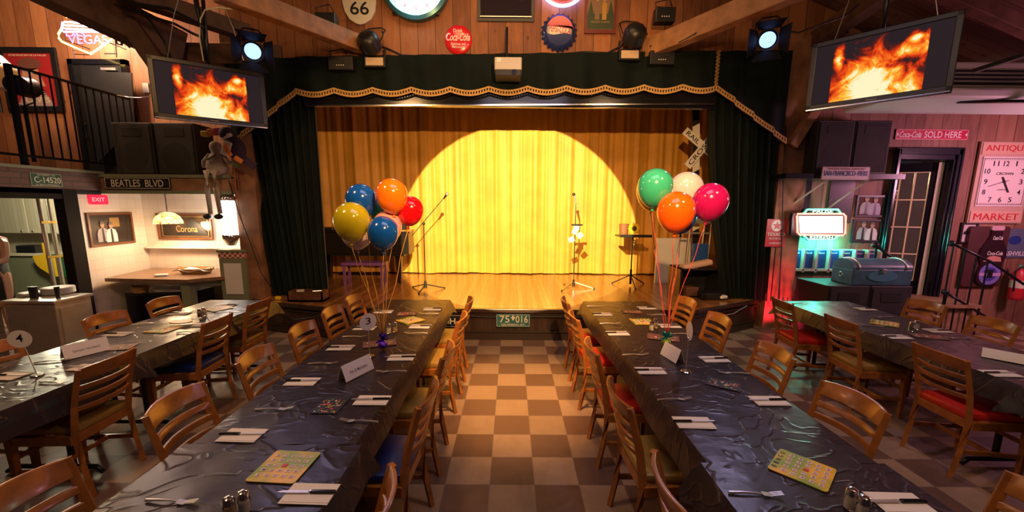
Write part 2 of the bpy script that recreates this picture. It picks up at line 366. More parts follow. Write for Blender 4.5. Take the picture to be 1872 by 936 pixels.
# ---- balcony
struct(MB().span((-11, 2.5, 2.1), (-6.12, 7.2, 2.26)).span((-6.12, 6.12, 2.1), (-4.1, 7.2, 2.26)).out('floor_balcony', DBEAM))
trim(MB().span((-6.12, 2.5, 2.06), (-6.04, 6.06, 2.3)), BRICK)
trim(MB().span((-6.1, 6.03, 2.07), (-4.12, 6.12, 2.27)), mat('beam_face', (.33,.17,.08), .6, noise=.3, nscale=7))
trim(MB().span((-6.14, 6.0, 2.255), (-4.12, 6.14, 2.30)).span((-6.14, 6.0, 2.02), (-4.12, 6.14, 2.07)), GREENP)
trim(MB().span((-6.14, 2.5, 2.30), (-6.0, 6.06, 2.335)), GREENP)
trim(MB().span((-6.13, 2.5, 2.0), (-6.03, 6.0, 2.06)), BLKM)
# kitchen opening: dark posts
trim(MB().span((-6.16, 5.48, 0), (-6.02, 5.66, 2.06)).span((-6.2, 2.5, 1.93), (-6.03, 5.5, 2.06)), mat('dark_stained_frame', (.012,.008,.006), .8, spec=.2))
# shelf ledge in the recess
tag(MB().span((-6.2, 6.78, 1.13), (-4.2, 6.9, 1.16)).out('wall_ledge', WHITE), 'narrow white ledge running below the gilded mirror sign', 'ledge')
# half-height pillar with a chequered tile cap beside the stage curtain
t = thing('tiled_pillar', 'sage green half pillar with red and white tile band left of curtain', 'pillar', (-4.28, 6.2, 0))
MB().span((-.2, -.1, 0), (.2, .1, 1.06)).out('post', GREENP, t)
MB().span((-.13, -.115, .5), (.13, -.1, .98)).out('panel', WHITE, t)
MB().span((-.22, -.12, 1.15), (.22, .12, 1.19), .005).out('cap', GREENP, t)
cb = mat('red_white_tiles', (.5,.5,.5), .4)
n_, l_ = nodes(cb); ck = n_.new('ShaderNodeTexChecker'); ck.inputs['Scale'].default_value = 1/.04; ck.inputs['Color1'].default_value = (.45,.03,.02,1); ck.inputs['Color2'].default_value = (.7,.65,.55,1)
tcx = n_.new('ShaderNodeTexCoord'); l_.new(tcx.outputs['Object'], ck.inputs['Vector']); l_.new(ck.outputs['Color'], n_['Principled BSDF'].inputs['Base Color'])
MB().span((-.205, -.105, 1.062), (.205, .105, 1.148)).out('tile_band', cb, t)

# ------------------------------------------------------------------ stage
SZ = .45
st = [(-3.93, 5.98), (-3.55, 5.78), (-2.5, 5.46), (2.62, 5.46), (3.85, 6.12), (3.98, 6.45), (4.98, 6.46), (4.98, 8.88), (-5.1, 8.88), (-5.1, 7.38), (-3.93, 7.38)]
NS = len(st)
b = MB(); a = [b.bm.verts.new((x, y, SZ-.03)) for x, y in st]; c = [b.bm.verts.new((x, y, SZ)) for x, y in st]
b.bm.faces.new(a[::-1]); b.bm.faces.new(c)
for i in range(NS): b.bm.faces.new((a[i], a[(i+1)%NS], c[(i+1)%NS], c[i]))
stage = thing('stage', 'low wooden stage with glossy board floor and dark panelled front', 'stage', (0, 0, 0))
b.out('stage_floor', STAGEF, stage)
b = MB()
for i in range(5):
    (x0, y0), (x1, y1) = st[i], st[i+1]
    y0 += .02; y1 += .02
    b.bm.faces.new([b.bm.verts.new(p) for p in ((x0, y0, 0), (x1, y1, 0), (x1, y1, SZ-.03), (x0, y0, SZ-.03))])
b.out('front_panel', BEAD, stage)
b = MB(); b2 = MB()
for i in range(4):
    (x0, y0), (x1, y1) = st[i], st[i+1]
    b.bar((x0, y0-.005, SZ-.02), (x1, y1-.005, SZ-.02), .05, .05, .004); b.bar((x0, y0, SZ-.09), (x1, y1, SZ-.09), .03, .02)
    b.bar((x0, y0+.005, .12), (x1, y1+.005, .12), .04, .02); b2.bar((x0, y0+.01, .05), (x1, y1+.01, .05), .03, .10)
b.out('edge_moulding', mat('dark_moulding', (.03,.017,.012), .3), stage); b2.out('skirting', mat('dark_moulding', (.03,.017,.012), .3), stage)
tag(MB().tube([(-2.4, 5.425, .36), (-1.2, 5.43, .345), (-.65, 5.425, .358), (-.3, 5.425, .345), (.3, 5.42, .357), (.9, 5.425, .35), (1.3, 5.43, .358), (2.5, 5.43, .35)], .008, 6).out('stage_cable', BLK, smooth=True), 'thin black cable clipped along the centre of the stage front', 'cable')
# wings behind the curtains
struct(MB().span((-4.06, 6.31, 2.27), (-4.0, 7.3, 4.6)).span((-4.0, 6.31, 0), (-3.95, 7.34, 4.6)).span((-5.2, 7.32, 0), (-4.0, 7.36, 4.6)).span((-5.2, 7.36, 0), (-5.12, 9.0, 4.6)).out('wall_stage_left', BLK))
struct(MB().span((5.0, 6.45, 0), (5.1, 9.0, 4.6)).out('wall_stage_right', BLK))
struct(MB().span((-5.1, 8.9, 0), (5.1, 9.0, 4.6)).out('wall_stage_back', BLK))
struct(MB().span((-5.2, 7.4, 4.4), (5.1, 9.0, 4.5)).span((-3.95, 6.3, 4.4), (4.9, 7.4, 4.5)).out('ceiling_stage', BLK))
# gold back curtain
rnd = random.Random(3)
ph = [rnd.uniform(0, 6.28) for _ in range(9)]
def folds(x, z, k=1.):
    return (math.sin(x*9.+ph[0]+.25*math.sin(z*.8))*.022+math.sin(x*17.3+ph[1]+.3*math.sin(z*1.1+x))*.018+math.sin(x*37.+ph[2]+.4*z)*.010+math.sin(x*61.+ph[4]+.3*z)*.004+math.sin(x*3.1+ph[3])*.03)*k
def gc(u, v):
    x = -4.9+9.6*u; z = .46+3.74*v
    if v == 0: z = .462+.012*abs(math.sin(x*2.3+1))
    return Vector((x, 8.45+folds(x, z)*(1.1-.35*v)-.02*math.sin(v*40+x)*0, z))
tag(MB().grid(gc, 900, 16).out('back_curtain', GOLDC, smooth=True), 'gold satin curtain closing the back of the stage in the spotlight', 'curtain')
# green velvet legs
def leg_curtain(name, label, xt, xb, z0, z1, seed, n=10):
    r = random.Random(seed); q = [r.uniform(0, 6.28) for _ in range(4)]
    def f(u, v):
        k = (1-v)**1.5; x = (xt[0]+(xt[1]-xt[0])*u)*(1-k)+(xb[0]+(xb[1]-xb[0])*u)*k
        y = 6.2+math.sin(u*n*6.28+q[0]+.6*math.sin(v*2.+q[1]))*.05+math.sin(u*n*2.3*6.28+q[2])*.015+.04*math.sin(v*3+u*5)
        return Vector((x, y, z0+(z1-z0)*v))
    return tag(MB().grid(f, 150, 30).out(name, VELVET, smooth=True), label, 'curtain')
leg_curtain('stage_curtain', 'dark green velvet curtain hanging at the left side of the stage', (-4.0, -2.9), (-3.75, -2.86), .46, 3.9, 5)
leg_curtain('stage_curtain', 'dark green velvet curtain hanging at the right side of the stage', (2.88, 4.12), (3.38, 4.12), .44, 3.95, 8)
# valance with a stepped scalloped fringe
vt = thing('valance', 'dark green velvet valance with scalloped gold fringe over the stage', 'curtain', (0, 6.0, 0))
def hem(x):
    ax = abs(x+.1)
    if -3.05 <= x <= 2.86:
        k = (x+3.05)/.545; f = k-math.floor(k)
        return 3.455+.10*(x+3.05)/5.9-.055*math.sin(PI*f)-.008
    t_ = (-3.05-x)/.98 if x < 0 else (x-2.86)/1.06
    s_ = t_*3.6; i = math.floor(s_); f = s_-i
    return (3.42 if x < 0 else 3.54)-(i+ (f**1.3)*.85+.0)*.2-.02*math.sin(PI*f)
X0, X1 = -4.05, 3.95
def vf(u, v):
    x = X0+(X1-X0)*u; z0 = hem(x); z1 = 3.90+.17*(x+3.9)/7.8
    amp = .012+.02*(1-v)
    side = 1. if x < -3.05 or x > 2.86 else 0.
    return Vector((x, math.sin(x*11.5)*amp+math.sin(x*23.+v)*amp*.4+.03*side, z0+(z1-z0)*v))
MB().grid(vf, 420, 8).out('drape', VELVET, vt, smooth=True)
b = MB(); N = 420
for i in range(N):
    xa = X0+(X1-X0)*i/N; xb_ = X0+(X1-X0)*(i+1)/N
    if abs(hem(xa)-hem(xb_)) > .08: continue
    za, zb = hem(xa), hem(xb_); ya = -.045
    def q(z0a, z1a, z0b, z1b, y):
        vs = [b.bm.verts.new(p) for p in ((xa, y, z0a), (xb_, y, z0b), (xb_, y, z1b), (xa, y, z1a), (xa, y+.012, z0a), (xb_, y+.012, z0b), (xb_, y+.012, z1b), (xa, y+.012, z1a))]
        for f in ((0,1,2,3), (7,6,5,4), (0,4,5,1), (3,2,6,7), (0,3,7,4), (1,5,6,2)): b.bm.faces.new([vs[k] for k in f])
    q(za+.028, za+.05, zb+.028, zb+.05, ya)
    q(za-.028, za-.004, zb-.028, zb-.004, ya)
    if i % 2: q(za-.004, za+.028, zb-.004, zb+.028, ya)
for k in range(60): b.box((2.86+.01*math.sin(k), -.05, 3.58+k*.0075), (.03, .02, .012))
b.out('fringe', FRINGE, vt)
tag(MB().span((-3.0, 6.08, 3.29), (2.95, 6.14, 3.7)).out('stage_batten', BLKG), 'glossy black wrapped batten just below the gold fringe', 'batten')  # made taller behind the valance to block light spilling onto the gold curtain
tag(MB().bar((-2.95, 6.04, 3.275), (2.9, 6.04, 3.345), .03, .02).out('curtain_rail', CHROME), 'thin bright metal rail along the lower edge of the batten', 'rail')

# ------------------------------------------------------------------ kitchen seen through the side opening
ub = thing('kitchen_cabinet', 'cream beadboard wall cabinet with two doors in the kitchen', 'cabinet', (0, 7.25, 0))
xa, xb_ = -10.0, aty(104, 400, 7.25).x
MB().span((xa, 0, 1.33), (xb_, .34, 2.05)).out('body', BEADK, ub)
xm = aty(52, 400, 7.25).x
for u0, u1 in ((xa, xm-.01), (xm+.01, xb_-.02)):
    d = MB().span((u0, -.025, 1.34), (u1, 0, 2.04), .004).out('door', BEADK, ub)
    MB().sph((u0+.08 if u1 > xm else u1-.1, -.04, 1.38), .018).out('knob', CHROME, d, smooth=True)
kc = thing('kitchen_counter', 'cream kitchen counter under the wall cabinets seen through the opening', 'counter', (-8.2, 7.4, 0))
MB().span((-1.8, -.2, .93), (1.75, .19, .98)).out('worktop', CREAM, kc); MB().span((-1.8, -.16, 0), (1.75, .19, .928)).out('base', GREENP, kc)
t = thing('apron', 'yellow and green plastic apron hanging in the kitchen', 'apron', (-8.33, 7.1, aty(85, 465, 7.1).z-1.40))
MB().prism([(-.2, 1.36), (.0, 1.4), (.18, 1.36), (.18, 1.0), (.12, .99), (-.1, 1.15), (-.16, 1.22)], .02).out('yellow_cloth', YELL, t)
MB().span((.0, .005, 1.38), (.03, .02, 1.60)).out('strap', YELL, t)
MB().prism([(.1, 1.4), (.28, 1.4), (.3, .99), (.15, .99)], .015, Matrix.Translation((0, .03, 0))).out('green_cloth', mat('apron_green', (.01,.12,.03), .4), t)
t = thing('metal_pipe_rack', 'upright grey metal pipes clamped beside the kitchen doorway', 'pipes', (-6.75, 5.82, 0))
for k in range(4):
    MB().cyl((.03*k, .09*k, .0), (.03*k, .09*k, 2.0), .028).out('pipe', STEEL, t, smooth='auto')
for z in (.6, 1.1, 1.6): MB().bar((.03, -.05, z), (.12, .34, z), .02, .03).out('clamp', BRASS, t)
# black box shelf in kitchen
tag(MB().box((-8.75, 7.3, 1.05), (.35, .2, .13), bev=.01).out('appliance_box', BLK), 'small black appliance on the kitchen counter', 'appliance')
# steel cabinet with plates, half wall
c0 = thing('steel_cabinet', 'brushed steel serving cabinet with plates on top beside the kitchen doorway', 'cabinet', (-5.21, 4.42, 0))
MB().span((-.27, -.19, .04), (.27, .19, .80), .006).out('body', STEEL, c0)
MB().span((-.29, -.21, .80), (.29, .21, .83), .004).out('worktop', STEEL, c0)
MB().span((.272, -.15, .1), (.282, .15, .74)).out('door', STEEL, c0)
hw = MB().span((-7.4, 3.2, 0), (-5.62, 4.3, .739)).out('brick_half_wall', BRICK); hw['kind'] = 'structure'; hw.name = 'wall_half'
tag(MB().span((-7.45, 3.15, .74), (-5.56, 4.33, .79), .01).out('wooden_ledge', BEAM), 'worn wooden ledge on the low brick wall at far left', 'ledge')
for (px, py, r, n, lab) in ((108, 537, .14, 7, 'tall stack of white plates on the steel cabinet'), (60, 540, .11, 3, 'low stack of white plates on the steel cabinet, nearer the kitchen')):
    p = atz(px, py, .83)
    for k in range(n):
        o = MB().lathe([(.06, 0), (r, .014), (r, .018), (.06, .006)], 24).out('plate', WHITE, smooth=True); o.location = (p.x, p.y, .83+k*.0105)
        tag(o, lab, 'plate', lab)
for px, lab in ((63, 'left of the plate stacks'), (70, 'between the two plate stacks'), (110, 'in front of the tall plate stack')):
    p = atz(px, 545, .83); p.x -= .02
    tag(MB().cyl((p.x, p.y+.0, .83), (p.x, p.y, .96), .018, .024).out('pepper_grinder', BLK, smooth='auto'), 'short black bottle standing on the steel cabinet '+lab, 'bottle')

# ------------------------------------------------------------------ recess: corner table, cabinet, pictures, lamps
ct = thing('corner_table', 'wooden topped corner table with sage green legs in the white recess', 'table', (0, 0, 0))
tp = [(-6.02, 5.85), (-4.75, 5.78), (-4.12, 6.35), (-4.1, 6.78), (-6.2, 6.86)]
b = MB(); a = [b.bm.verts.new((x, y, .73)) for x, y in tp]; c = [b.bm.verts.new((x, y, .78)) for x, y in tp]
b.bm.faces.new(a[::-1]); b.bm.faces.new(c)
for i in range(5): b.bm.faces.new((a[i], a[(i+1)%5], c[(i+1)%5], c[i]))
b.out('tabletop', mat('worn_table_wood', (.24,.13,.07), .3, noise=.3, nscale=9), ct)
for x, y in ((-4.85, 5.92), (-4.22, 6.4)): MB().box((x, y, .365), (.13, .13, .73)).out('leg', GREENP, ct)
MB().bar((-4.85, 5.92, .68), (-4.22, 6.4, .68), .04, .1).out('apron_rail', GREENP, ct)
t = thing('black_cabinet', 'low black two-door cabinet below the corner table', 'cabinet', (-5.45, 6.15, 0))
MB().span((-.5, -.1, 0), (.5, .4, .52)).out('body', BLK, t)
for s in (-1, 1): MB().box((s*.245, -.11, .26), (.46, .02, .46), bev=.005).out('door', BLKG, t)
def basket(name, loc, rx, ry, h, label, rz=0.):
    t = thing(name, label, 'basket', loc, rz)
    wk = mat('wicker', (.5,.27,.09), .7, noise=.3, nscale=40, bump=.8, bscale=90)
    b = MB()
    for k in range(7):
        z = .008+h*k/6; s_ = .78+.22*k/6
        b.tube([(rx*s_*math.cos(a*PI/12), ry*s_*math.sin(a*PI/12), z) for a in range(24)], h/10, 6, True)
    b.prism([(x*.8, y*.8) for x, y in ell(rx, ry, 20)], .008, Matrix.Rotation(R_(90), 4, 'X') @ Matrix.Translation((0, -.008, 0)))
    b.out('weave', wk, t, smooth=True)
    for s in (-1, 1): MB().tube([(s*rx*.97, .05*math.cos(a*PI/6), h+.03*math.sin(a*PI/6)) for a in range(7)], .006, 6).out('handle', wk, t, smooth=True)
    return t
basket('wicker_basket', (-5.05, 6.35, .785), .27, .16, .07, 'flat wicker basket lined with a white cloth on the corner table')
b = MB(); rr = random.Random(2)
b.grid(lambda u, v: Vector((-5.05+(u-.5)*.5, 6.33+(v-.5)*.3, .845+.02*math.sin(u*9)*math.cos(v*7)-.06*max(0, abs(u-.5)*2-.8))), 24, 16)
tag(b.out('basket_napkin', WHITE, smooth=True, solid=.004), 'crumpled white napkin lying in the flat wicker basket', 'napkin')
basket('wicker_basket', (-5.75, 6.1, .523), .12, .1, .08, 'small round wicker basket on the black cabinet')
tag(MB().box((-5.25, 6.2, .555), (.5, .3, .05), .05, .02).out('folded_linen', WHITE), 'folded white linen on top of the black cabinet', 'linen')
tag(MB().box((-5.35, 6.05, .8), (.16, .1, .03), .5, .012).out('paper_napkin', WHITE), 'crumpled white napkin at the left of the flat basket', 'napkin')
def framed(name, label, cat, loc, w_, h_, fw, fm, pm, rz=0., dep=.03):
    t = thing(name, label, cat, loc, rz)
    b = MB()
    b.box((0, 0, h_/2-fw/2), (w_, dep, fw), bev=.003).box((0, 0, -h_/2+fw/2), (w_, dep, fw), bev=.003)
    b.box((-w_/2+fw/2, 0, 0), (fw, dep, h_-2*fw), bev=.003).box((w_/2-fw/2, 0, 0), (fw, dep, h_-2*fw), bev=.003)
    b.out('frame', fm, t); p = MB().box((0, dep*.2, 0), (w_-fw*1.6, .008, h_-fw*1.6)).out('picture', pm, t); return t, p
SKIN = mat('printed_skin', (.42,.22,.14), .6); JACK = mat('printed_grey_jacket', (.32,.28,.30), .6); SHIRT = mat('printed_white_shirt', (.65,.58,.58), .6)
def couple(parent, y, cx, z0, s, second=SHIRT):
    """two printed half figures on a photograph"""
    for k, (dx, m, hh) in enumerate(((-.5, JACK, .1), (.5, second, 0))):
        x = cx+dx*s*.62; T = Matrix.Translation((x, y-.0015*k, z0+hh*s*.6))
        MB().prism([(-.42*s, 0), (.42*s, 0), (.42*s, .5*s), (.3*s, .78*s), (.1*s, .86*s), (-.1*s, .86*s), (-.3*s, .78*s), (-.42*s, .5*s)], .001, T).out('printed_jacket', m, parent)
        MB().prism([(-.08*s, 0), (.1*s, 0), (.06*s, .84*s), (-.06*s, .84*s)], .001, T @ Matrix.Translation((0, -.0008, 0))).out('printed_waistcoat', BLK, parent)
        MB().prism(ell(.155*s, .2*s, 14, (0, 1.06*s)), .001, T @ Matrix.Translation((0, -.0012, 0))).out('printed_face', SKIN, parent)
        MB().prism([(-.16*s, 1.1*s), (.16*s, 1.1*s), (.13*s, 1.24*s), (0, 1.29*s), (-.13*s, 1.24*s)], .001, T @ Matrix.Translation((0, -.0018, 0))).out('printed_hair', mat('printed_hair', (.12,.09,.08), .6), parent)
WALN = mat('walnut_frame', (.16,.06,.025), .35, noise=.2); DARKP = mat('dark_print', (.03,.022,.02), .25)
ang = math.atan2(6.9-5.62, -.17)      # side wall direction
pc = Vector((-6.165, 6.22, 1.49))
t, p = framed('framed_photograph', 'brown framed photo of two men hanging on the tiled side wall', 'picture', pc, .82, .5, .035, WALN, DARKP, rz=ang)
t.rotation_euler = (0, 0, R_(90+7.6)-0); couple(t, -.006, -.1, -.2, .24)
MB().box((.06, -.001, .1), (.18, .002, .14)).out('printed_lamp_glow', mat('printed_ochre', (.3,.17,.05), .5), t)
t, p = framed('mirror_sign', 'brown framed gilded mirror sign reading Corona on the recess wall', 'mirror', aty(338, 414, 6.87), .93, .44, .035, WALN, mat('smoky_mirror', (.10,.07,.05), .12, metal=.6))
MB().prism([(-.18, -.15), (.0, .0), (.12, .13), (.25, .05), (.38, -.14), (.1, -.16)], .001, Matrix.Translation((0, -.002, 0))).out('dark_silhouette', BLK, t)
GOLDP = mat('gilt', (.75,.5,.18), .3, metal=.7)
text('lettering', 'Corona', .36, .11, GOLDP, t, (.03, -.004, -.04))
b = MB()
for s in (-1, 1): b.box((0, -.001, s*.165), (.78, .003, .006)).box((s*.39, -.001, 0), (.006, .003, .33))
b.out('gilt_border', GOLDP, t)
# exit sign
ex = thing('exit_sign', 'small glowing red EXIT sign high on the tiled side wall', 'sign', (-6.06, 5.98, 1.93), R_(50))
MB().prism(rrect(.2, .14, .02), .05).out('housing', mat('exit_red', (.6,.02,.04), .3, emit=(1,.02,.06), es=1.2), ex)
text('lettering', 'EXIT', .13, .055, mat('exit_letters', (.8,.4,.4), .3, emit=(1,.35,.35), es=1.2), ex, (0, -.002, 0), bold=.01)
# stained glass pendant
t = thing('pendant_lamp', 'stained glass pendant lamp hanging on a chain in the white recess', 'lamp', (aty(307, 400, 6.45).x, 6.45, 0))
MB().lathe([(.01, 2.06), (.05, 2.05), (.05, 2.03), (.01, 2.02)], 14).out('ceiling_rose', BLKM, t)
b = MB()
for k in range(14): b.tube([(.008*math.cos(a*PI/4)*(k%2), .008*math.cos(a*PI/4)*(1-k%2), 1.76+k*.02+.014*math.sin(a*PI/4)) for a in range(8)], .003, 5, True)
b.out('chain', BLKM, t)
sg = mat('stained_glass', (.8,.5,.2), .4); n_, l_ = nodes(sg)
vo = n_.new('ShaderNodeTexVoronoi'); vo.inputs['Scale'].default_value = 28; tcx = n_.new('ShaderNodeTexCoord'); l_.new(tcx.outputs['Object'], vo.inputs['Vector'])
rp = n_.new('ShaderNodeValToRGB'); rp.color_ramp.interpolation = 'CONSTANT'; e = rp.color_ramp.elements
e[0].color = (1, .62, .2, 1); e[1].position = .45; e[1].color = (1, .78, .42, 1); e2 = e.new(.72); e2.color = (.7, .12, .03, 1); e3 = e.new(.86); e3.color = (.25, .4, .08, 1)
sp = n_.new('ShaderNodeSeparateColor'); l_.new(vo.outputs['Color'], sp.inputs[0]); l_.new(sp.outputs[0], rp.inputs['Fac'])
l_.new(rp.outputs['Color'], n_['Principled BSDF'].inputs['Emission Color']); n_['Principled BSDF'].inputs['Emission Strength'].default_value = 2.2
MB().lathe([(.03, 1.75), (.09, 1.73), (.15, 1.68), (.185, 1.61), (.19, 1.565), (.183, 1.565), (.175, 1.61), (.14, 1.67), (.08, 1.72)], 28).out('shade', sg, t, smooth=True)
MB().sph((0, 0, 1.63), .035).out('bulb', glow('warm_bulb', (1,.75,.4), 20), t, smooth=True)
light('pendant_glow', 'POINT', (aty(307, 400, 6.45).x, 6.45, 1.52), (0,0,0), 38, (1, .70, .40), .1)
# fluted chrome wall sconce, bright white
p = aty(419, 405, 6.12)
t = thing('wall_sconce', 'bright white cylindrical light with chrome end caps right of the recess', 'lamp', (p.x, p.y, 0))
MB().cyl((0, 0, 1.42), (0, 0, 1.93), .1, seg=24).out('diffuser', glow('sconce_white', (1, .93, .82), 5), t, smooth='auto')
for z0, z1, z2 in ((1.42, 1.36, 1.26), (1.93, 1.99, 2.07)):
    MB().lathe([(.11, z0), (.125, (z0+z1)/2), (.11, z1), (.06, z2), (.01, z2+(.01 if z2 > 1.6 else -.01))], 20).out('cap', CHROME, t, smooth=True)
light('sconce_glow', 'POINT', (p.x-.25, 6.3, 1.65), (0,0,0), 32, (1, .82, .68), .12)
# signs on the beam
def plate(name, label, loc, w_, h_, m, rz=0., r=.015, cat='sign', t_=.004, rot=None):
    t = thing(name, label, cat, loc, rz, rot=rot); MB().prism(rrect(w_, h_, r), t_).out('plate', m, t); return t
def border(t, w_, h_, k, m, y=-.001):
    b = MB()
    for s in (-1, 1): b.box((0, y, s*(h_/2-k)), (w_-2*k, .002, k*.5)).box((s*(w_/2-k), y, 0), (k*.5, .002, h_-2*k))
    return b.out('border', m, t)
p = aty(251, 335, 5.99)
t = plate('street_sign', 'black street sign with white letters reading BEATLES BLVD on the beam', p, .96, .17, BLK); border(t, .96, .17, .012, CREAM)
text('lettering', 'BEATLES  BLVD', .76, .105, CREAM, t, (0, -.002, 0), bold=.015)
pl = Vector((-6.035, 5.33, 2.17)); 
t = plate('licence_plate', 'small green licence plate on the brick balcony edge', pl, .36, .17, mat('plate_green', (.015,.08,.03), .4), rot=(0,0,R_(90))); border(t, .36, .17, .007, CREAM)
text('lettering', 'C-14520', .3, .075, CREAM, t, (.01, -.002, 0), bold=.02); text('lettering', 'QUEBEC 63', .2, .022, CREAM, t, (0, -.002, .06)); text('lettering', 'LA BELLE PROVINCE', .26, .018, CREAM, t, (0, -.002, -.062))

# ------------------------------------------------------------------ balcony things
def tvset(name, label, c, dx, dy, wd, hh, tilt=0.):
    rz = math.atan2(dy, dx); t = thing(name, label, 'television', c, rz, rot=(R_(tilt), 0, rz))
    bz = .05
    b = MB(); fr = mat('tv_bezel', (.014,.011,.012), .35)
    b.box((0, .02, hh/2-bz/2), (wd, .07, bz), bev=.006).box((0, .02, -hh/2+bz*.6), (wd, .07, bz*1.2), bev=.006)
    b.box((-wd/2+bz/2, .02, 0), (bz, .07, hh), bev=.006).box((wd/2-bz/2, .02, 0), (bz, .07, hh), bev=.006); b.out('bezel', fr, t)
    MB().box((0, .06, 0), (wd*.96, .06, hh*.95), bev=.02).out('back_cover', BLK, t)
    MB().box((0, -.017, -hh/2+.006), (wd*.98, .012, .01)).out('lower_trim', mat('silver_trim', (.6,.55,.7), .2, metal=1), t)
    sw, sh = wd-2*bz, hh-2.2*bz
    m = MATS.get('fire_screen')
    if not m:
        m = bpy.data.materials.new('fire_screen'); m.use_nodes = True; MATS['fire_screen'] = m; n, l = nodes(m); bs = n['Principled BSDF']
        bs.inputs['Base Color'].default_value = (.01,.01,.012,1); bs.inputs['Roughness'].default_value = .5; bs.inputs['Specular IOR Level'].default_value = .1
        tc = n.new('ShaderNodeTexCoord'); s = n.new('ShaderNodeSeparateXYZ'); l.new(tc.outputs['Object'], s.inputs[0])
        u = mth(n, l, 'MULTIPLY_ADD', s.outputs['X'], 1/sw, .5); v = mth(n, l, 'MULTIPLY_ADD', s.outputs['Z'], 1/sh, .5)
        n1 = n.new('ShaderNodeTexNoise'); n1.inputs['Scale'].default_value = 4.5; n1.inputs['Detail'].default_value = 7; n1.inputs['Distortion'].default_value = 1.3; n1.inputs['Roughness'].default_value = .6; l.new(tc.outputs['Object'], n1.inputs['Vector'])
        nz = mth(n, l, 'SUBTRACT', n1.outputs['Fac'], .5)
        du = mth(n, l, 'ABSOLUTE', mth(n, l, 'SUBTRACT', u, .46))
        pile = mth(n, l, 'SUBTRACT', mth(n, l, 'SUBTRACT', 1.08, v), mth(n, l, 'MULTIPLY', du, 2.1))           # burning pile, a triangle
        pile = mth(n, l, 'MULTIPLY_ADD', nz, 2.6, mth(n, l, 'MULTIPLY_ADD', pile, 1.3, .16))
        # flame licking to the right and one at the upper left
        def blob(cu, cv, ru, rv, k):
            a = mth(n, l, 'DIVIDE', mth(n, l, 'SUBTRACT', u, cu), ru); c = mth(n, l, 'DIVIDE', mth(n, l, 'SUBTRACT', v, cv), rv)
            d = mth(n, l, 'SQRT', mth(n, l, 'ADD', mth(n, l, 'MULTIPLY', a, a), mth(n, l, 'MULTIPLY', c, c)))
            return mth(n, l, 'MULTIPLY_ADD', nz, 2.6, mth(n, l, 'MULTIPLY', mth(n, l, 'SUBTRACT', 1., d), k))
        f = mth(n, l, 'MAXIMUM', pile, mth(n, l, 'MAXIMUM', blob(.70, .66, .22, .2, 1.1), mth(n, l, 'MAXIMUM', blob(.20, .75, .06, .28, 1.1), blob(.76, .84, .09, .2, 1.1))))
        f = mth(n, l, 'MULTIPLY', f, mth(n, l, 'MULTIPLY', mth(n, l, 'GREATER_THAN', u, .15), mth(n, l, 'LESS_THAN', u, .85)))
        r = n.new('ShaderNodeValToRGB'); e = r.color_ramp.elements
        e[0].position = 0; e[0].color = (.016, .010, .014, 1); e[1].position = 1; e[1].color = (1, .9, .55, 1)
        for p_, c_ in ((.2, (.12, .008, .004, 1)), (.45, (.75, .04, .004, 1)), (.68, (1, .22, .01, 1)), (.86, (1, .6, .07, 1))):
            x = e.new(p_); x.color = c_
        l.new(f, r.inputs['Fac']); l.new(r.outputs['Color'], bs.inputs['Emission Color']); bs.inputs['Emission Strength'].default_value = 1.0
    MB().box((0, -.004, .004), (sw, .006, sh)).out('screen', m, t)
    text('maker_mark', 'Panasonic', .08, .012, CREAM, t, (0, -.016, -hh/2+.032))
    MB().tube([(.0, .08, hh/2-.05), (.0, .09, hh/2+.3), (.02, .1, hh/2+1.4)], .02, 8).out('hanging_pole', BLKM, t, smooth=True)
    for s in (-1, 1): MB().tube([(s*wd*.35, .08, hh/2-.02), (s*wd*.25, .1, hh/2+.5), (s*.02, .1, hh/2+1.3)], .004, 5).out('wire', STEEL, t)
    return t
tvset('television', 'flat television showing a fire, hanging at the left of the stage', (-3.56, 5.03, 3.163), .9, .63, 1.1, .665)
tvset('television', 'flat television showing a fire, hanging at the right of the stage', (3.61, 4.23, 3.272), .75, -.80, 1.1, .69)
# railing
rl = thing('balcony_railing', 'black steel railing with thin balusters along the left balcony edge', 'railing', (-6.1, 0, 0))
MB().bar((0, 5.16, 3.52), (0, 6.75, 3.52), .05, .03, .004).out('handrail', BLKG, rl)
MB().bar((0, 3.5, 2.46), (0, 6.75, 2.46), .03, .03).out('bottom_rail', BLKG, rl)
MB().bar((0, 5.18, 2.3), (0, 5.18, 3.53), .05, .05).bar((-.0, 5.10, 3.52), (0, 4.3, 2.9), .03, .03).out('end_post', BLKG, rl)
for k in range(14): MB().bar((0, 5.29+k*.112, 2.46), (0, 5.29+k*.112, 3.51), .014, .014).out('baluster', BLKG, rl)
for k in range(3): MB().bar((0, 4.3+k*.25, 2.46), (0, 4.3+k*.25, 2.95+k*.18), .014, .014).out('baluster', BLKG, rl)
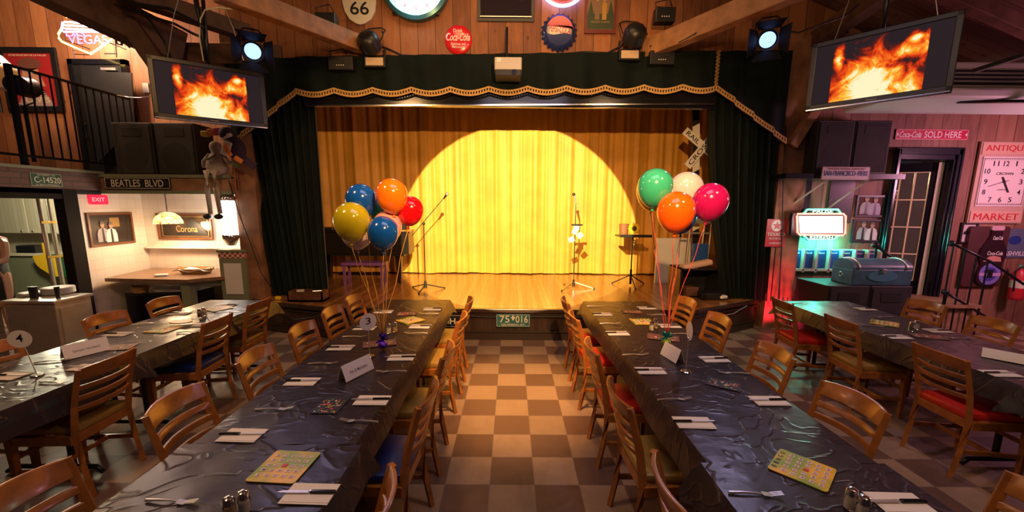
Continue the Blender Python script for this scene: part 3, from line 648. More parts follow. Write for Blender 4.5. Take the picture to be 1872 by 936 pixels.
# poster
p = aty(58, 146, 7.17)
t, q = framed('movie_poster', 'black framed red poster on the plank wall above the railing', 'picture', p, .95, 1.02, .09, BLK, mat('poster_red', (.38,.025,.03), .4))
MB().prism(ell(.2, .1, 20, (0, .25)), .001, Matrix.Translation((0, -.002, 0))).out('printed_hat', mat('poster_brown', (.18,.07,.05), .5), t)
MB().prism([(-.2, -.1), (-.12, .18), (.12, .18), (.22, -.1)], .001, Matrix.Translation((0, -.002, 0))).out('printed_figure', mat('poster_cream', (.55,.3,.2), .5), t)
MB().prism([(-.3, -.42), (-.1, -.1), (.12, -.1), (.34, -.42)], .001, Matrix.Translation((0, -.0025, 0))).out('printed_base', mat('poster_grey', (.4,.3,.28), .5), t)
text('lettering', 'ET LE MAGICIEN DE LA VALLEE', .62, .028, CREAM, t, (0, -.003, .385)); text('lettering', 'GUIDE', .3, .08, BLK, t, (.05, -.004, -.2), bold=.02); text('lettering', 'CAVES', .4, .09, CREAM, t, (.05, -.004, -.32), bold=.02)
# spotlight standing behind the railing
t = thing('stage_light', 'round black stage light on the balcony behind the railing', 'light', atx(52, 160, -6.3))
MB().cyl((0, 0, 0), (.1, -.22, -.03), .13, .12, 20).out('can', BLK, t, smooth='auto'); MB().cyl((.1, -.221, -.03), (.104, -.23, -.031), .09, .09, 20).out('lens', mat('dark_lens', (.03,.02,.06), .05), t)
MB().tube([(-.15, -.1, 0), (-.16, -.1, -.2), (.0, -.08, -.25), (.17, -.1, -.2), (.16, -.1, 0)], .01, 6).out('yoke', BLKM, t, smooth=True)
MB().bar((0, -.08, -.25), (0, -.08, -.95), .03, .03).out('stem', BLKM, t)
# white lampshade at the frame edge
p = aty(2, 118, 6.1)
t = thing('wall_lantern', 'white fabric lantern with gold trim at the far upper left', 'lamp', (p.x-.12, p.y, p.z))
MB().lathe([(.10, .14), (.24, -.04), (.24, -.06), (.16, -.3), (.15, -.32)], 8).out('shade', WHITE, t); MB().lathe([(.245, -.035), (.25, -.065), (.17, -.30)], 8).out('gold_trim', GOLDP, t)
MB().cyl((0, 0, -.32), (0, 0, -.65), .02).out('stem', BLKM, t)
# black double door and tarp
dr = thing('door_black', 'tall black double door on the balcony with brass handle', 'door', (-6.95, 7.2, 2.26)); 
dr.name = 'door_1'; dr['kind'] = 'structure'
x0, x1 = -7.3, -6.42
MB().span((-.36, -.06, 0), (.44, -.01, 1.9), .005).out('door_leaf', BLK, dr)
MB().span((-.44, -.08, 0), (-.36, 0, 1.98)).span((.44, -.08, 0), (.52, 0, 1.98)).span((-.44, -.08, 1.9), (.52, 0, 1.98)).out('door_frame', BLKG, dr)
MB().tube([(-.3, -.07, .95), (-.3, -.12, .93), (-.3, -.12, .75), (-.3, -.07, .73)], .012, 8).out('handle', BRASS, dr, smooth=True)
MB().box((.25, -.08, 1.82), (.25, .05, .04)).out('door_closer', STEEL, dr)
MB().prism([(q_.x+6.95, q_.z-2.26) for q_ in (aty(x_, y_, 7.0) for x_, y_ in ((147, 117), (196, 131), (240, 133), (246, 230), (176, 300), (150, 175)))], .02, Matrix.Translation((0, -.2, 0))).out('black_sheet', BLK, dr)
# loudspeakers
def speaker(name, label, loc, w_, h_, d, n=2, rz=0., grid=True):
    t = thing(name, label, 'loudspeaker', loc, rz)
    MB().box((0, d/2, h_/2), (w_, d, h_), bev=.012).out('cabinet', mat('speaker_black', (.02,.018,.018), .55, bump=.3, bscale=150), t)
    MB().box((0, -.004, h_/2), (w_*.9, .014, h_*.92), bev=.003).out('grille', mat('speaker_grille', (.022,.018,.018), .7, bump=.8, bscale=400), t)
    MB().cyl((0, .01, h_*.36), (0, -.0112, h_*.36), w_*.36, seg=28).out('woofer_ring', mat('speaker_cone', (.016,.014,.014), .8), t, smooth='auto')
    MB().box((0, -.012, h_*.82), (w_*.5, .008, h_*.16), bev=.003).out('horn', mat('speaker_cone', (.012,.012,.012), .45), t)
    return t
for k, (px, lab) in enumerate(((255, 'black loudspeaker on the balcony corner beside the black door'), (331, 'black loudspeaker on the balcony corner next to the toy bird'))):
    p = aty(px, 330, 6.32); speaker('loudspeaker', lab, (p.x, 6.3, 2.3), .6, .78, .4)
# dolls
DG = mat('grey_felt', (.5,.42,.33), .85, bump=.4, bscale=60)
t = thing('rag_doll', 'grey long-legged frog-like rag doll sitting on the beam edge', 'doll', (-4.27, 5.99, 2.3))
t['label'] = 'grey felt rag doll with long legs sitting on the beam edge'
MB().lathe([(.02, -.01), (.12, .03), (.145, .10), (.12, .21), (.08, .28), (.055, .31), (.07, .35), (.078, .40), (.065, .44), (.03, .465), (.005, .47)], 16).out('body', DG, t, smooth=True)
for s in (-1, 1):
    MB().tube([(s*.05, -.06, .04), (s*.055, -.16, .03), (s*.06, -.17, -.2), (s*.07+.02, -.17, -.56)], [.035, .04, .033, .028], 10).out('leg', DG, t, smooth=True)
    MB().sph((s*.08+.01, -.21, -.60), .045, (1, 1.6, .9)).out('shoe', BLK, t, smooth=True)
    MB().tube([(s*.09, 0, .28), (s*.17, -.03, .18), (s*.16 if s < 0 else .3, -.06, .1 if s < 0 else .14)], [.035, .03, .026], 8).out('arm', DG, t, smooth=True)
MB().tube([(-.08, -.13, .22), (-.03, -.155, .2), (.03, -.155, .22), (.09, -.14, .27)], [.008, .018, .016, .01], 6).out('green_patch', mat('felt_green', (.10,.18,.04), .8), t, smooth=True)
MB().sph((.32, -.07, .13), .045, (1.3, .7, .7)).out('hand', mat('felt_green', (.10,.18,.04), .8), t, smooth=True)
p = aty(426, 270, 5.8)
t = thing('toy_bird', 'hanging toy toucan with a pink and yellow beak above the rag doll', 'toy', p); t.scale = (1.3, 1.3, 1.3)
PURP = mat('dark_purple_felt', (.05,.03,.07), .8)
MB().sph((.02, 0, .0), .13, (.8, .6, 1.05), rot=Matrix.Rotation(R_(-25), 4, 'Y')).out('body', PURP, t, smooth=True)
MB().sph((-.05, 0, .14), .075).out('head', PURP, t, smooth=True)
MB().sph((-.04, -.03, .12), .06, (1.1, .6, .8)).out('cheek', WHITE, t, smooth=True)
BK = [(.05, 'beak_pink', (.6,.05,.2)), (-.02, 'beak_orange', (.8,.25,.05)), (-.09, 'beak_yellow', (.8,.6,.05))]
for k, (o_, nm, c) in enumerate(BK):
    MB().box((-.14-.07*k, 0, .165-.006*k*k), (.08, .05, .075-.008*k), bev=.012).out('beak_section', mat(nm, c, .6), t)
MB().box((-.02, -.07, -.02), (.09, .03, .15), Matrix.Rotation(R_(20), 4, 'Y'), .01).out('wing', WHITE, t)
MB().box((.0, -.09, -.04), (.05, .02, .13), Matrix.Rotation(R_(-25), 4, 'Y'), .01).out('wing_stripe', mat('beak_orange', (.8,.25,.05), .6), t)
MB().box((.14, 0, -.14), (.2, .03, .08), Matrix.Rotation(R_(35), 4, 'Y'), .01).out('tail', PURP, t)
MB().box((.08, -.05, -.13), (.09, .03, .05), Matrix.Rotation(R_(35), 4, 'Y'), .01).out('foot', mat('beak_orange', (.8,.25,.05), .6), t)
MB().tube([(-.01, 0, .2), (-.015, 0, .6)], .004, 5).out('cord', WHITE, t)
# neon sign Las Vegas
p = aty(155, 62, 6.85)
nv = thing('neon_sign', 'glowing diamond shaped neon sign reading VEGAS on the upper left wall', 'neon sign', p)
k_ = 6.85/F_PX
def npt(px, py, y=0.): q = aty(px, py, 6.85); return (q.x-p.x, y, q.z-p.z)
MB().tube([npt(*a) for a in ((112, 54), (107, 62), (108, 70), (113, 76), (140, 88), (166, 98.5), (185, 86), (204, 72), (208, 62), (204, 54))], .014, 8).out('yellow_tube', glow('neon_yellow', (1, .62, .12), 9), nv, smooth=True)
MB().tube([npt(*a) for a in ((115, 40), (113, 52), (116, 58), (200, 58), (205, 50), (180, 42))], .014, 8).out('blue_tube', glow('neon_blue', (.35, .35, 1), 10), nv, smooth=True)
for yy in (40, 46, 52): MB().tube([npt(118, yy), npt(196 if yy > 45 else 178, yy+4)], .013, 8).out('white_tube', glow('neon_white', (.85, .85, 1), 16), nv, smooth=True)
MB().tube([npt(*a) for a in ((114, 20), (120, 18), (126, 24), (122, 32), (130, 28), (134, 36))], .011, 8).out('star_tube', glow('neon_yellow', (1, .62, .12), 9), nv, smooth=True)
text('lettering', 'VEGAS', .62, .13, glow('neon_pink', (1, .12, .7), 6), nv, npt(163, 73, -.02), bold=.0)
text('lettering', 'LAS', .3, .09, glow('neon_pink', (1, .12, .7), 6), nv, npt(140, 62, -.02), bold=.0)
b = MB()
for a, c in (((128, 86), (130, 106)), ((130, 97), (158, 98)), ((205, 70), (208, 103)), ((185, 96), (208, 96))): b.tube([npt(*a, .05), npt(*c, .05)], .008, 5)
b.out('wire_frame', BLKM, nv)
for s in (-1, 1): MB().bar((s*.3, 0, -.1), (s*.3, .35, -.1), .012, .012).out('mounting_rod', BLKM, nv)
light('neon_vegas_glow', 'POINT', aty(155, 52, 6.6), (0,0,0), 90, (1, .72, .5), .12)
light('neon_vegas_blue', 'POINT', aty(172, 30, 6.3), (0,0,0), 5, (.3, .25, 1), .1)
tag(MB().box(aty(267, 161, 7.19), (.1, .02, .16), bev=.005).out('light_switch', CREAM), 'small cream switch plate on the plank wall left of the television', 'switch')

# ------------------------------------------------------------------ upper stage wall
WY = 6.14
def on_wall(px, py): return aty(px, py, WY)
p = on_wall(658, 4)
t = thing('route_shield', 'cream shield road sign with black numerals 66', 'sign', p)
sh = [(-.2, -.12), (-.225, 0), (-.2, .1), (-.14, .2), (-.17, .26), (-.08, .28), (0, .25), (.08, .28), (.17, .26), (.14, .2), (.2, .1), (.225, 0), (.2, -.12), (.14, -.22), (.06, -.27), (0, -.285), (-.06, -.27), (-.14, -.22)]
MB().prism([(x*1.05, z*1.05+.0) for x, z in sh], .03, Matrix.Translation((0, -.03, 0))).out('plate', CREAM, t)
text('lettering', '66', .26, .17, BLK, t, (0, -.032, -.09), bold=.03); text('lettering', 'US', .16, .08, BLK, t, (0, -.032, .1), bold=.02)
t = thing('neon_clock', 'large round wall clock with a glowing white face and dark teal rim', 'clock', on_wall(761, -25))
MB().lathe([(.36, 0), (.47, 0), (.47, .1), (.42, .12), (.40, .06), (.36, .05)], 48, M=Matrix.Rotation(R_(90), 4, 'X')).out('rim', mat('teal_enamel', (.04,.16,.2), .3, metal=.4), t, smooth='auto')
MB().lathe([(.01, .052), (.40, .05)], 48, M=Matrix.Rotation(R_(90), 4, 'X')).out('face', glow('clock_face', (.75, .95, 1), 3.2), t)
MB().tube([(.385*math.cos(a*PI/24), -.07, .385*math.sin(a*PI/24)) for a in range(48)], .012, 8, True).out('neon_ring', glow('neon_ice', (.5, .95, 1), 9), t, smooth=True)
for a in range(12): MB().box((.31*math.cos(a*PI/6), -.056, .31*math.sin(a*PI/6)), (.05, .004, .012), Matrix.Rotation(-a*PI/6, 4, 'Y')).out('hour_mark', mat('clock_red', (.5,.03,.05), .4), t)
for s in (-1, 1): MB().box((s*.30, -.05, -.37), (.05, .04, .05), bev=.01).out('mounting_lug', BLKM, t)
light('clock_glow', 'POINT', on_wall(761, 20)-Vector((0, .2, 0)), (0,0,0), 5, (.6, .9, 1), .1)
t = thing('button_sign', 'round red enamel sign with white script reading Coca-Cola', 'sign', on_wall(838, 73))
MB().lathe([(.01, .035), (.10, .032), (.17, .018), (.19, .004), (.195, 0)], 40, M=Matrix.Rotation(R_(90), 4, 'X')).out('disc', mat('coke_red', (.62,.012,.03), .25, coat=.5), t, smooth=True)
for bd, w_, h_, z, sh_ in (('Drink', .13, .045, .11, 0), ('Coca-Cola', .33, .10, .025, .35), ('Delicious and', .2, .035, -.065, 0), ('Refreshing', .17, .035, -.11, 0)):
    text('lettering', bd, w_, h_, WHITE, t, (0, -.036, z), bold=.01, shear=sh_)
t, q = framed('framed_picture', 'large dark framed picture hanging at the top centre of the wall', 'picture', on_wall(925, -20), .80, .84, .045, BLK, mat('night_print', (.018,.012,.022), .7, spec=.1))
for dx, s_ in ((-.2, 1), (.22, .8)):
    MB().prism([(dx-.05*s_, -.22), (dx+.05*s_, -.22), (dx+.07*s_, .05), (dx, .12), (dx-.07*s_, .05)], .001, Matrix.Translation((0, -.004, .08))).out('printed_figure', mat('printed_mauve', (.10,.06,.08), .5), t)
    MB().prism(ell(.03, .04, 12, (dx, .25)), .001, Matrix.Translation((0, -.004, 0))).out('printed_face', SKIN, t)
MB().box((0, -.02, -.36), (.72, .006, .012)).out('silver_line', STEEL, t)
t = thing('neon_arc_sign', 'red and blue curved neon tubes at the top edge of the wall', 'neon sign', on_wall(1028, -30))
for rr_, cm in ((.34, glow('neon_blue2', (.12, .12, 1), 9)), (.315, glow('neon_white2', (.8, .85, 1), 10)), (.28, glow('neon_red', (1, .03, .05), 2.5))):
    MB().tube([(rr_*1.0*math.cos(R_(a)), -.05, rr_*math.sin(R_(a))+.02) for a in range(185, 335, 6)], .011, 8).out('neon_tube', cm, t, smooth=True)
t = thing('bottle_cap_sign', 'large bottle cap sign in red, white and blue reading Pepsi-Cola', 'sign', on_wall(1022, 60), rot=(0, R_(8), 0))
prof = []
M_ = Matrix.Rotation(R_(90), 4, 'X')
b = MB(); n_ = 84; rings = []
for r, z, wv in ((.19, .07, 0), (.215, .055, .0), (.235, .02, .012), (.25, -.0, .016)):
    rings.append([b.bm.verts.new(M_ @ Vector(((r+wv*math.cos(a*21*2*PI/n_))*math.cos(2*PI*a/n_), (r+wv*math.cos(a*21*2*PI/n_))*math.sin(2*PI*a/n_), z))) for a in range(n_)])
for a, c in zip(rings, rings[1:]):
    for i in range(n_): b.bm.faces.new((a[i], a[(i+1)%n_], c[(i+1)%n_], c[i]))
b.out('crimped_edge', mat('cap_blue', (.02,.035,.16), .2, coat=.5), t, smooth=True)
MB().lathe([(.005, .078), (.12, .077), (.19, .069)], 40, M=M_).out('cap_face', mat('cap_white', (.75,.7,.66), .25, coat=.5), t, smooth=True)
def seg_shape(top):
    p = []
    for i in range(25):
        x = -.188+.376*i/24; p.append((x, .055+.02*math.sin(x*14)) if top else (x, -.045+.022*math.sin(x*15)))
    arc = [(.188*math.cos(R_(a)), .188*math.sin(R_(a))) for a in (range(15, 168, 8) if top else range(345, 192, -8))]
    return p+arc
MB().prism(seg_shape(True), .001, Matrix.Translation((0, -.080, 0))).out('red_band', mat('cap_red', (.5,.02,.05), .3, coat=.5), t)
MB().prism(seg_shape(False), .001, Matrix.Translation((0, -.080, 0))).out('blue_band', mat('cap_blue', (.02,.035,.16), .2), t)
text('lettering', 'PEPSI-COLA', .3, .085, mat('cap_red', (.5,.02,.05), .3), t, (0, -.082, .012), bold=.03)
t = thing('wooden_sign', 'arched dark wooden sign with two painted children and a red border', 'sign', on_wall(1098, 10))
ar = [(-.2, -.35)]+[(-.2, .22)]+[(.2*math.cos(R_(a)), .22+.14*math.sin(R_(a))) for a in range(170, 0, -10)]+[(.2, .22), (.2, -.35)]
MB().prism([(x*1.1, z*1.06) for x, z in ar], .03, Matrix.Translation((0, -.028, 0))).out('border', mat('ox_red', (.14,.02,.02), .4), t)
MB().prism([(x*.93, z*.93) for x, z in ar], .004, Matrix.Translation((0, -.032, 0))).out('painted_panel', mat('tan_paint', (.20,.12,.06), .5), t)
MB().prism([(-.186, -.32), (-.186, -.12), (.186, -.12), (.186, -.32)], .002, Matrix.Translation((0, -.034, 0))).out('painted_grass', mat('dark_green_paint', (.03,.05,.02), .5), t)
for s in (-1, 1):
    MB().prism([(s*.05-.03, -.2), (s*.05+.03, -.2), (s*.05+.035, .0), (s*.05, .04), (s*.05-.035, .0)], .002, Matrix.Translation((0, -.036, 0))).out('painted_child', mat('child_yellow' if s > 0 else 'child_brown', (.4,.22,.04) if s > 0 else (.2,.12,.08), .5), t)
    MB().prism(ell(.026, .034, 12, (s*.05, .065)), .002, Matrix.Translation((0, -.036, 0))).out('painted_head', SKIN, t)
    MB().prism([(s*.14-.04, -.12), (s*.14, .05), (s*.14+.04, -.12)], .002, Matrix.Translation((0, -.0345, 0))).out('painted_tree', mat('dark_green_paint', (.03,.05,.02), .5), t)
text('lettering', 'WELCOME', .22, .045, mat('ox_pink', (.5,.15,.12), .5), t, (0, -.037, .2), bold=.01); text('lettering', 'FRIENDS ALWAYS', .26, .025, mat('tan_light', (.35,.25,.12), .5), t, (0, -.037, -.23))
t['label'] = 'arched dark wooden sign with two painted figures and a red border'
# projector on its pole
t = thing('projector', 'grey projector hanging on a black pole in front of the valance', 'projector', aty(929, 125, 5.68))
MB().box((0, .05, .03), (.36, .3, .16), bev=.015).out('body', mat('projector_grey', (.55,.5,.42), .35, metal=.3), t); MB().box((0, .04, -.08), (.34, .28, .08), bev=.01).out('lower_body', BLK, t)
MB().cyl((.08, -.1, -.08), (.08, -.13, -.08), .03, seg=16).out('lens', BLKG, t, smooth='auto')
MB().bar((-.02, .1, .12), (-.02, .3, .62), .03, .03).bar((-.18, .1, .13), (.18, .1, .13), .02, .02).out('mount', BLKM, t)
MB().box((-.12, -.102, .07), (.05, .003, .05)).out('label_sticker', WHITE, t)
# round stage lights on the wall, small boxes, flood lamps
def par(name, label, loc, tgt, r, L, lens, yoke=True, barn=False):
    t = thing(name, label, 'light', loc); d = (Vector(tgt)-Vector(loc)).normalized(); t.rotation_euler = d.to_track_quat('-Y', 'Z').to_euler()
    MB().lathe([(r*.55, L*.55), (r*.85, L*.4), (r, L*.1), (r, -L*.5), (r*.93, -L*.5), (r*.93, -L*.3)], 24, M=Matrix.Rotation(R_(-90), 4, 'X')).out('can', BLK, t, smooth='auto')
    MB().lathe([(.001, -L*.34), (r*.6, -L*.32), (r*.9, -L*.28)], 24, M=Matrix.Rotation(R_(-90), 4, 'X')).out('lens', lens, t, smooth=True)
    if yoke: MB().tube([(-r*1.15, 0, 0), (-r*1.15, 0, r*1.6), (-r*.6, 0, r*2.), (r*.6, 0, r*2.), (r*1.15, 0, r*1.6), (r*1.15, 0, 0)], .009, 6).out('yoke', BLKM, t, smooth=True)
    if barn:
        for a in range(4):
            Rm = Matrix.Rotation(a*PI/2, 4, 'Y')
            o = MB().prism([(-r*.95, 0), (r*.95, 0), (r*1.35, r*1.3), (-r*1.35, r*1.3)], .004, Rm @ Matrix.Translation((0, -L*.5, r*.98)) @ Matrix.Rotation(R_(52), 4, 'X')).out('barn_door', BLKM, t)
    return t
DL = mat('dark_lens2', (.03,.03,.04), .1)
LENS = glow('blue_white_lens', (.22, .38, 1), 3.0)
par('stage_light', 'round black stage light at the left above the curtain, near the 66 shield', aty(674, 76, 5.85), (-1.3, 9, 1.6), .15, .2, DL)
par('stage_light', 'round black stage light at the right above the curtain', aty(1161, 62, 5.85), (1.3, 9, 1.6), .15, .2, DL)
par('stage_light', 'black spotlight with barn doors glowing blue-white beside the left television', aty(462, 93, 5.0), (0, 0, 1.6), .11, .32, LENS, barn=True)
par('stage_light', 'black spotlight with barn doors glowing blue-white beside the right television', aty(1402, 72, 5.0), (.5, 0, 1.6), .11, .32, LENS, barn=True)
light('blue_spot_left', 'SPOT', aty(470, 100, 4.7), (-1, 2.6, .7), 30, (.72, .62, 1), .08, spot=60, blend=.8)
light('blue_spot_right', 'SPOT', aty(1395, 80, 4.7), (2.2, 2.6, .5), 75, (.72, .62, 1), .08, spot=70, blend=.8)
def flood(label, px, py):
    t = thing('flood_lamp', label, 'light', aty(px, py, 5.92))
    MB().box((0, .04, 0), (.3, .1, .15), bev=.01).out('housing', BLKM, t); MB().box((0, -.012, 0), (.24, .01, .10)).out('glass', mat('frosted_warm', (.6,.45,.3), .3), t)
    MB().bar((-.13, .06, .08), (-.13, .06, .2), .02, .02).bar((.13, .06, .08), (.13, .06, .2), .02, .02).out('bracket', BLKM, t)
flood('rectangular flood lamp at the left top of the valance', 685, 113); flood('rectangular flood lamp at the right top of the valance', 1151, 100)
def fixture(label, px, py, Y=5.9, w_=.26):
    t = thing('lighting_dimmer', label, 'equipment', aty(px, py, Y)); MB().box((0, 0, 0), (w_, .14, .18), bev=.01).out('case', BLK, t)
    MB().tube([(-w_*.4, 0, .08), (-w_*.5, -.02, .16), (w_*.2, -.02, .2), (w_*.45, 0, .08)], .008, 5).out('handle_loop', BLKM, t, smooth=True)
    b = MB(); [b.box((-.05+k*.03, -.072, -.03), (.012, .004, .012)) for k in range(4)]; b.out('indicator', WHITE, t)
fixture('black box with cables resting on the left pale beam', 598, 40, 5.7); fixture('black box with cables above the right pale beam', 1214, 30, 5.8)
fixture('dark equipment box clamped at the left of the valance', 626, 118, 5.95, .34); fixture('dark equipment box clamped at the right of the valance', 1208, 108, 5.95, .34)
# cables
def cable(label, pts, r=.012, m=BLK): return tag(MB().tube(pts, r, 6).out('cable', m, smooth=True), label, 'cable')
wl = lambda *a: [aty(x, y, 6.1) for x, y in a]
cable('black cable running along the top edge of the curtain, centre', wl((690, 82), (715, 92), (735, 101), (770, 103), (810, 101), (850, 104), (885, 100), (930, 104), (1000, 100), (1040, 98), (1070, 95), (1110, 97), (1135, 85), (1150, 70)), .014)
cable('thin black cable sagging along the top edge of the curtain', wl((770, 103), (800, 107), (850, 106), (900, 104), (980, 106), (1040, 101), (1110, 99)), .007)
for i, x in enumerate((905, 987, 1020)): tag(MB().box(aty(x, 103 if x < 1000 else 104, 6.06), (.06, .03, .035), bev=.004).out('cable_joint', YELL), ('leftmost', 'middle', 'rightmost')[i]+' of three yellow cable joints along the curtain top', 'connector')
cable('pale looping cable in front of the left cross beam', [aty(x, y, Y) for x, y, Y in ((372, 112, 5), (365, 70, 5), (366, 35, 5), (375, 18, 5), (400, 14, 5), (440, 18, 5.2), (470, 24, 5.3), (482, 28, 5.4))], .008, CREAM)
cable('thick black cable bundle hanging behind the pale looping cable', [aty(x, y, 5.1) for x, y in ((356, -10), (362, 20), (368, 50), (372, 80), (378, 112))], .026)
cable('black cable crossing the dark beams at upper left', [aty(x, y, 5.0) for x, y in ((200, -8), (240, 6), (310, 16), (365, 44), (372, 52))], .02)
cable('black cable sagging below the dark beams at upper left', [aty(x, y, 5.1) for x, y in ((210, 8), (260, 25), (320, 44), (350, 60), (372, 70))], .016)
cable('black cable falling behind the left television', [aty(x, y, 5.2) for x, y in ((258, 18), (280, 45), (300, 75), (312, 105))], .014)
cable('black cable looping under the neon sign corner', [aty(x, y, 6.2) for x, y in ((232, 42), (214, 52), (210, 66), (214, 80), (222, 82), (226, 68), (228, 78), (236, 86), (248, 80), (250, 40), (244, 5))], .016)
cable('thin cables hanging left of the stage curtain', [aty(x, y, 5.95) for x, y in ((418, 330), (440, 400), (460, 450), (478, 500), (512, 548))], .007)
cable('orange cord hanging from the toy toucan', [aty(x, y, 5.98) for x, y in ((427, 300), (431, 340), (437, 380), (446, 420))], .006, mat('orange_cord', (.6,.12,.03), .5))
cable('thin black cable down the post right of the stage', [aty(x, y, 6.08) for x, y in ((1436, 230), (1432, 320), (1430, 420), (1424, 560))], .008)
cable('dark cable draped from the right spotlight to the television', [aty(x, y, 4.8) for x, y in ((1432, 55), (1460, 60), (1500, 45), (1545, 30), (1570, 8))], .01)
cable('black cable hanging on the right pale beam', [aty(x, y, 5.4) for x, y in ((1320, 15), (1300, 40), (1270, 62), (1240, 78))], .008)
cable('pale wire from the railing end to the television', [aty(x, y, 6.2) for x, y in ((214, 174), (235, 178), (255, 179), (275, 176))], .006, STEEL)

# ------------------------------------------------------------------ things on the stage
def tripod(t, r, z0, h, m, legm=None, foot=True, rot=0.):
    for k in range(3):
        a = rot+k*2*PI/3; lg = MB().bar((0, 0, z0+h), (r*math.cos(a), r*math.sin(a), z0+.012), .014, .018).out('leg', legm or m, t)
        if foot: MB().cyl((r*math.cos(a), r*math.sin(a), 0), (r*math.cos(a), r*math.sin(a), .024), .014, seg=8).out('rubber_foot', BLK, lg)
p = atz(778, 530, SZ)
t = thing('microphone_stand', 'tripod boom microphone stand at the left of the spotlight', 'microphone stand', (p.x, p.y, SZ))
MB().cyl((0, 0, .08), (0, 0, 1.12), .010).out('pole', CHROME, t, smooth='auto'); MB().cyl((0, 0, .04), (0, 0, .16), .03, .02).out('hub', BLK, t, smooth='auto'); tripod(t, .33, 0, .10, BLKM, rot=.4)
MB().cyl((-.2, 0, .93), (.36, 0, 1.57), .007).out('boom', CHROME, t, smooth='auto'); MB().sph((0, 0, 1.13), .026).out('clutch', BLK, t, smooth=True)
mi = MB().cyl((.34, 0, 1.54), (.385, -.01, 1.60), .012, .02).out('microphone', BLK, t, smooth='auto'); MB().sph((.40, -.012, 1.62), .028).out('microphone_head', STEEL, mi, smooth=True)
p = atz(1048, 527, SZ)
t = thing('microphone_stand', 'straight chrome microphone stand with papers clipped to it', 'microphone stand', (p.x, p.y, SZ))
MB().cyl((0, 0, .08), (0, 0, 1.5), .010).out('pole', CHROME, t, smooth='auto'); MB().cyl((0, 0, .04), (0, 0, .16), .032, .02).out('hub', CHROME, t, smooth='auto'); tripod(t, .36, 0, .12, CHROME, rot=-.2)
mi = MB().cyl((0, 0, 1.48), (-.04, -.01, 1.62), .012, .02).out('microphone', STEEL, t, smooth='auto'); MB().sph((-.045, -.012, 1.635), .028).out('microphone_head', BLK, mi, smooth=True)
for k in range(4): MB().box((.02+.03*k*(-1)**k, -.03-.01*k, 1.08-.07*k), (.09, .008, .1), Matrix.Rotation(.4*k, 4, 'Y')).out('paper_tag', PAPER, t)
MB().box((.02, -.02, 1.12), (.2, .05, .03)).out('clip', CHROME, t)
p = atz(1152, 522, SZ)
t = thing('music_stand', 'black music stand with a flat desk at the right of the spotlight', 'music stand', (p.x, p.y, SZ))
MB().cyl((0, 0, .06), (0, 0, .9), .013).out('pole', BLKM, t, smooth='auto'); MB().cyl((0, 0, .03), (0, 0, .3), .022).out('sleeve', BLKM, t, smooth='auto'); tripod(t, .34, 0, .2, BLKM, rot=.5)
MB().box((0, 0, .915), (.56, .38, .025), bev=.004).out('desk', BLK, t); MB().box((0, -.19, .925), (.56, .02, .05)).out('lip', BLK, t)
fl = thing('sunflower', 'artificial yellow sunflower standing on the music stand', 'flower', (p.x+.0, p.y-.05, SZ+.95))
for k in range(14):
    a = k*2*PI/14; MB().sph((.075*math.cos(a), 0, .10+.075*math.sin(a)), .04, (1, .2, .42), 8, 6, Matrix.Rotation(-a, 4, 'Y')).out('petal', YELL, fl, smooth=True)
MB().sph((0, -.012, .10), .042, (1, .4, 1)).out('seed_head', mat('seed_brown', (.06,.03,.015), .8), fl, smooth=True)
tag(MB().cyl((p.x-.17, p.y, SZ+.928), (p.x-.17, p.y, SZ+1.13), .075, .085, 20).out('flower_pot', mat('terracotta_brown', (.24,.09,.04), .6), smooth='auto'), 'brown pot standing on the music stand beside the sunflower', 'pot')
# grand piano
gp = thing('grand_piano', 'black grand piano at the left side of the stage', 'piano', (-2.85, 7.5, SZ))
PB = mat('piano_black', (.018,.014,.013), .22)
ol = [(-.95, -.25), (1.02, -.35), (1.02, .0), (.95, .35), (.6, .55), (.1, .62), (-.3, .75), (-.95, .8)]
def flat(pts, z0, z1, name, m):
    b = MB(); a = [b.bm.verts.new((x, y, z0)) for x, y in pts]; c = [b.bm.verts.new((x, y, z1)) for x, y in pts]; b.bm.faces.new(a[::-1]); b.bm.faces.new(c)
    for i in range(len(pts)): b.bm.faces.new((a[i], a[(i+1)%len(pts)], c[(i+1)%len(pts)], c[i]))
    return b.out(name, m, gp)
flat(ol, .56, .94, 'case', PB); flat([(x*1.02, y*1.02) for x, y in ol], .945, .97, 'lid', PB); flat([(x*.9, y*.9) for x, y in ol], .52, .56, 'underframe', BLK)
for x, y in ((-.8, .5), (.78, -.15), (-.7, -.1)): MB().box((x, y, .27), (.12, .12, .54), taper=.6, bev=.01).out('leg', PB, gp)
MB().box((.0, .1, .12), (.9, .04, .04)).out('pedal_bar', PB, gp)
t = thing('piano_bench', 'small purple-lit bench below the grand piano', 'bench', (-2.62, 7.12, SZ))
MB().box((0, 0, .40), (.75, .3, .05), bev=.01).out('seat', mat('bench_lit_purple', (.18,.07,.28), .4), t)  # purple light is put into the bench's base colour
for x in (-.33, .33):
    for y in (-.11, .11): MB().box((x, y, .19), (.04, .04, .38)).out('leg', mat('bench_lit_purple', (.18,.07,.28), .4), t)
t['label'] = 'small bench below the grand piano, purple light in its colour'
tag(MB().box((-3.5, 7.4, SZ+1.0), (.5, .3, .05), .1, .01).out('sheet_music_folder', BLK), 'black folder lying on the grand piano', 'folder')
fb = thing('flower_vase', 'small pot of pink and white flowers on the piano behind the balloons', 'flowers', aty(738, 408, 7.3))
rr = random.Random(4)
for k in range(7): MB().sph((rr.uniform(-.12, .12), rr.uniform(-.05, .05), rr.uniform(0, .12)), .05, (1, 1, .7), 10, 8).out('bloom', mat('pink_petal', (.6,.12,.25), .6) if k % 2 else mat('cream_petal', (.7,.6,.4), .6), fb, smooth=True)
MB().cyl((0, 0, -.12), (0, 0, 0), .05, .07).out('pot', BLK, fb, smooth='auto')
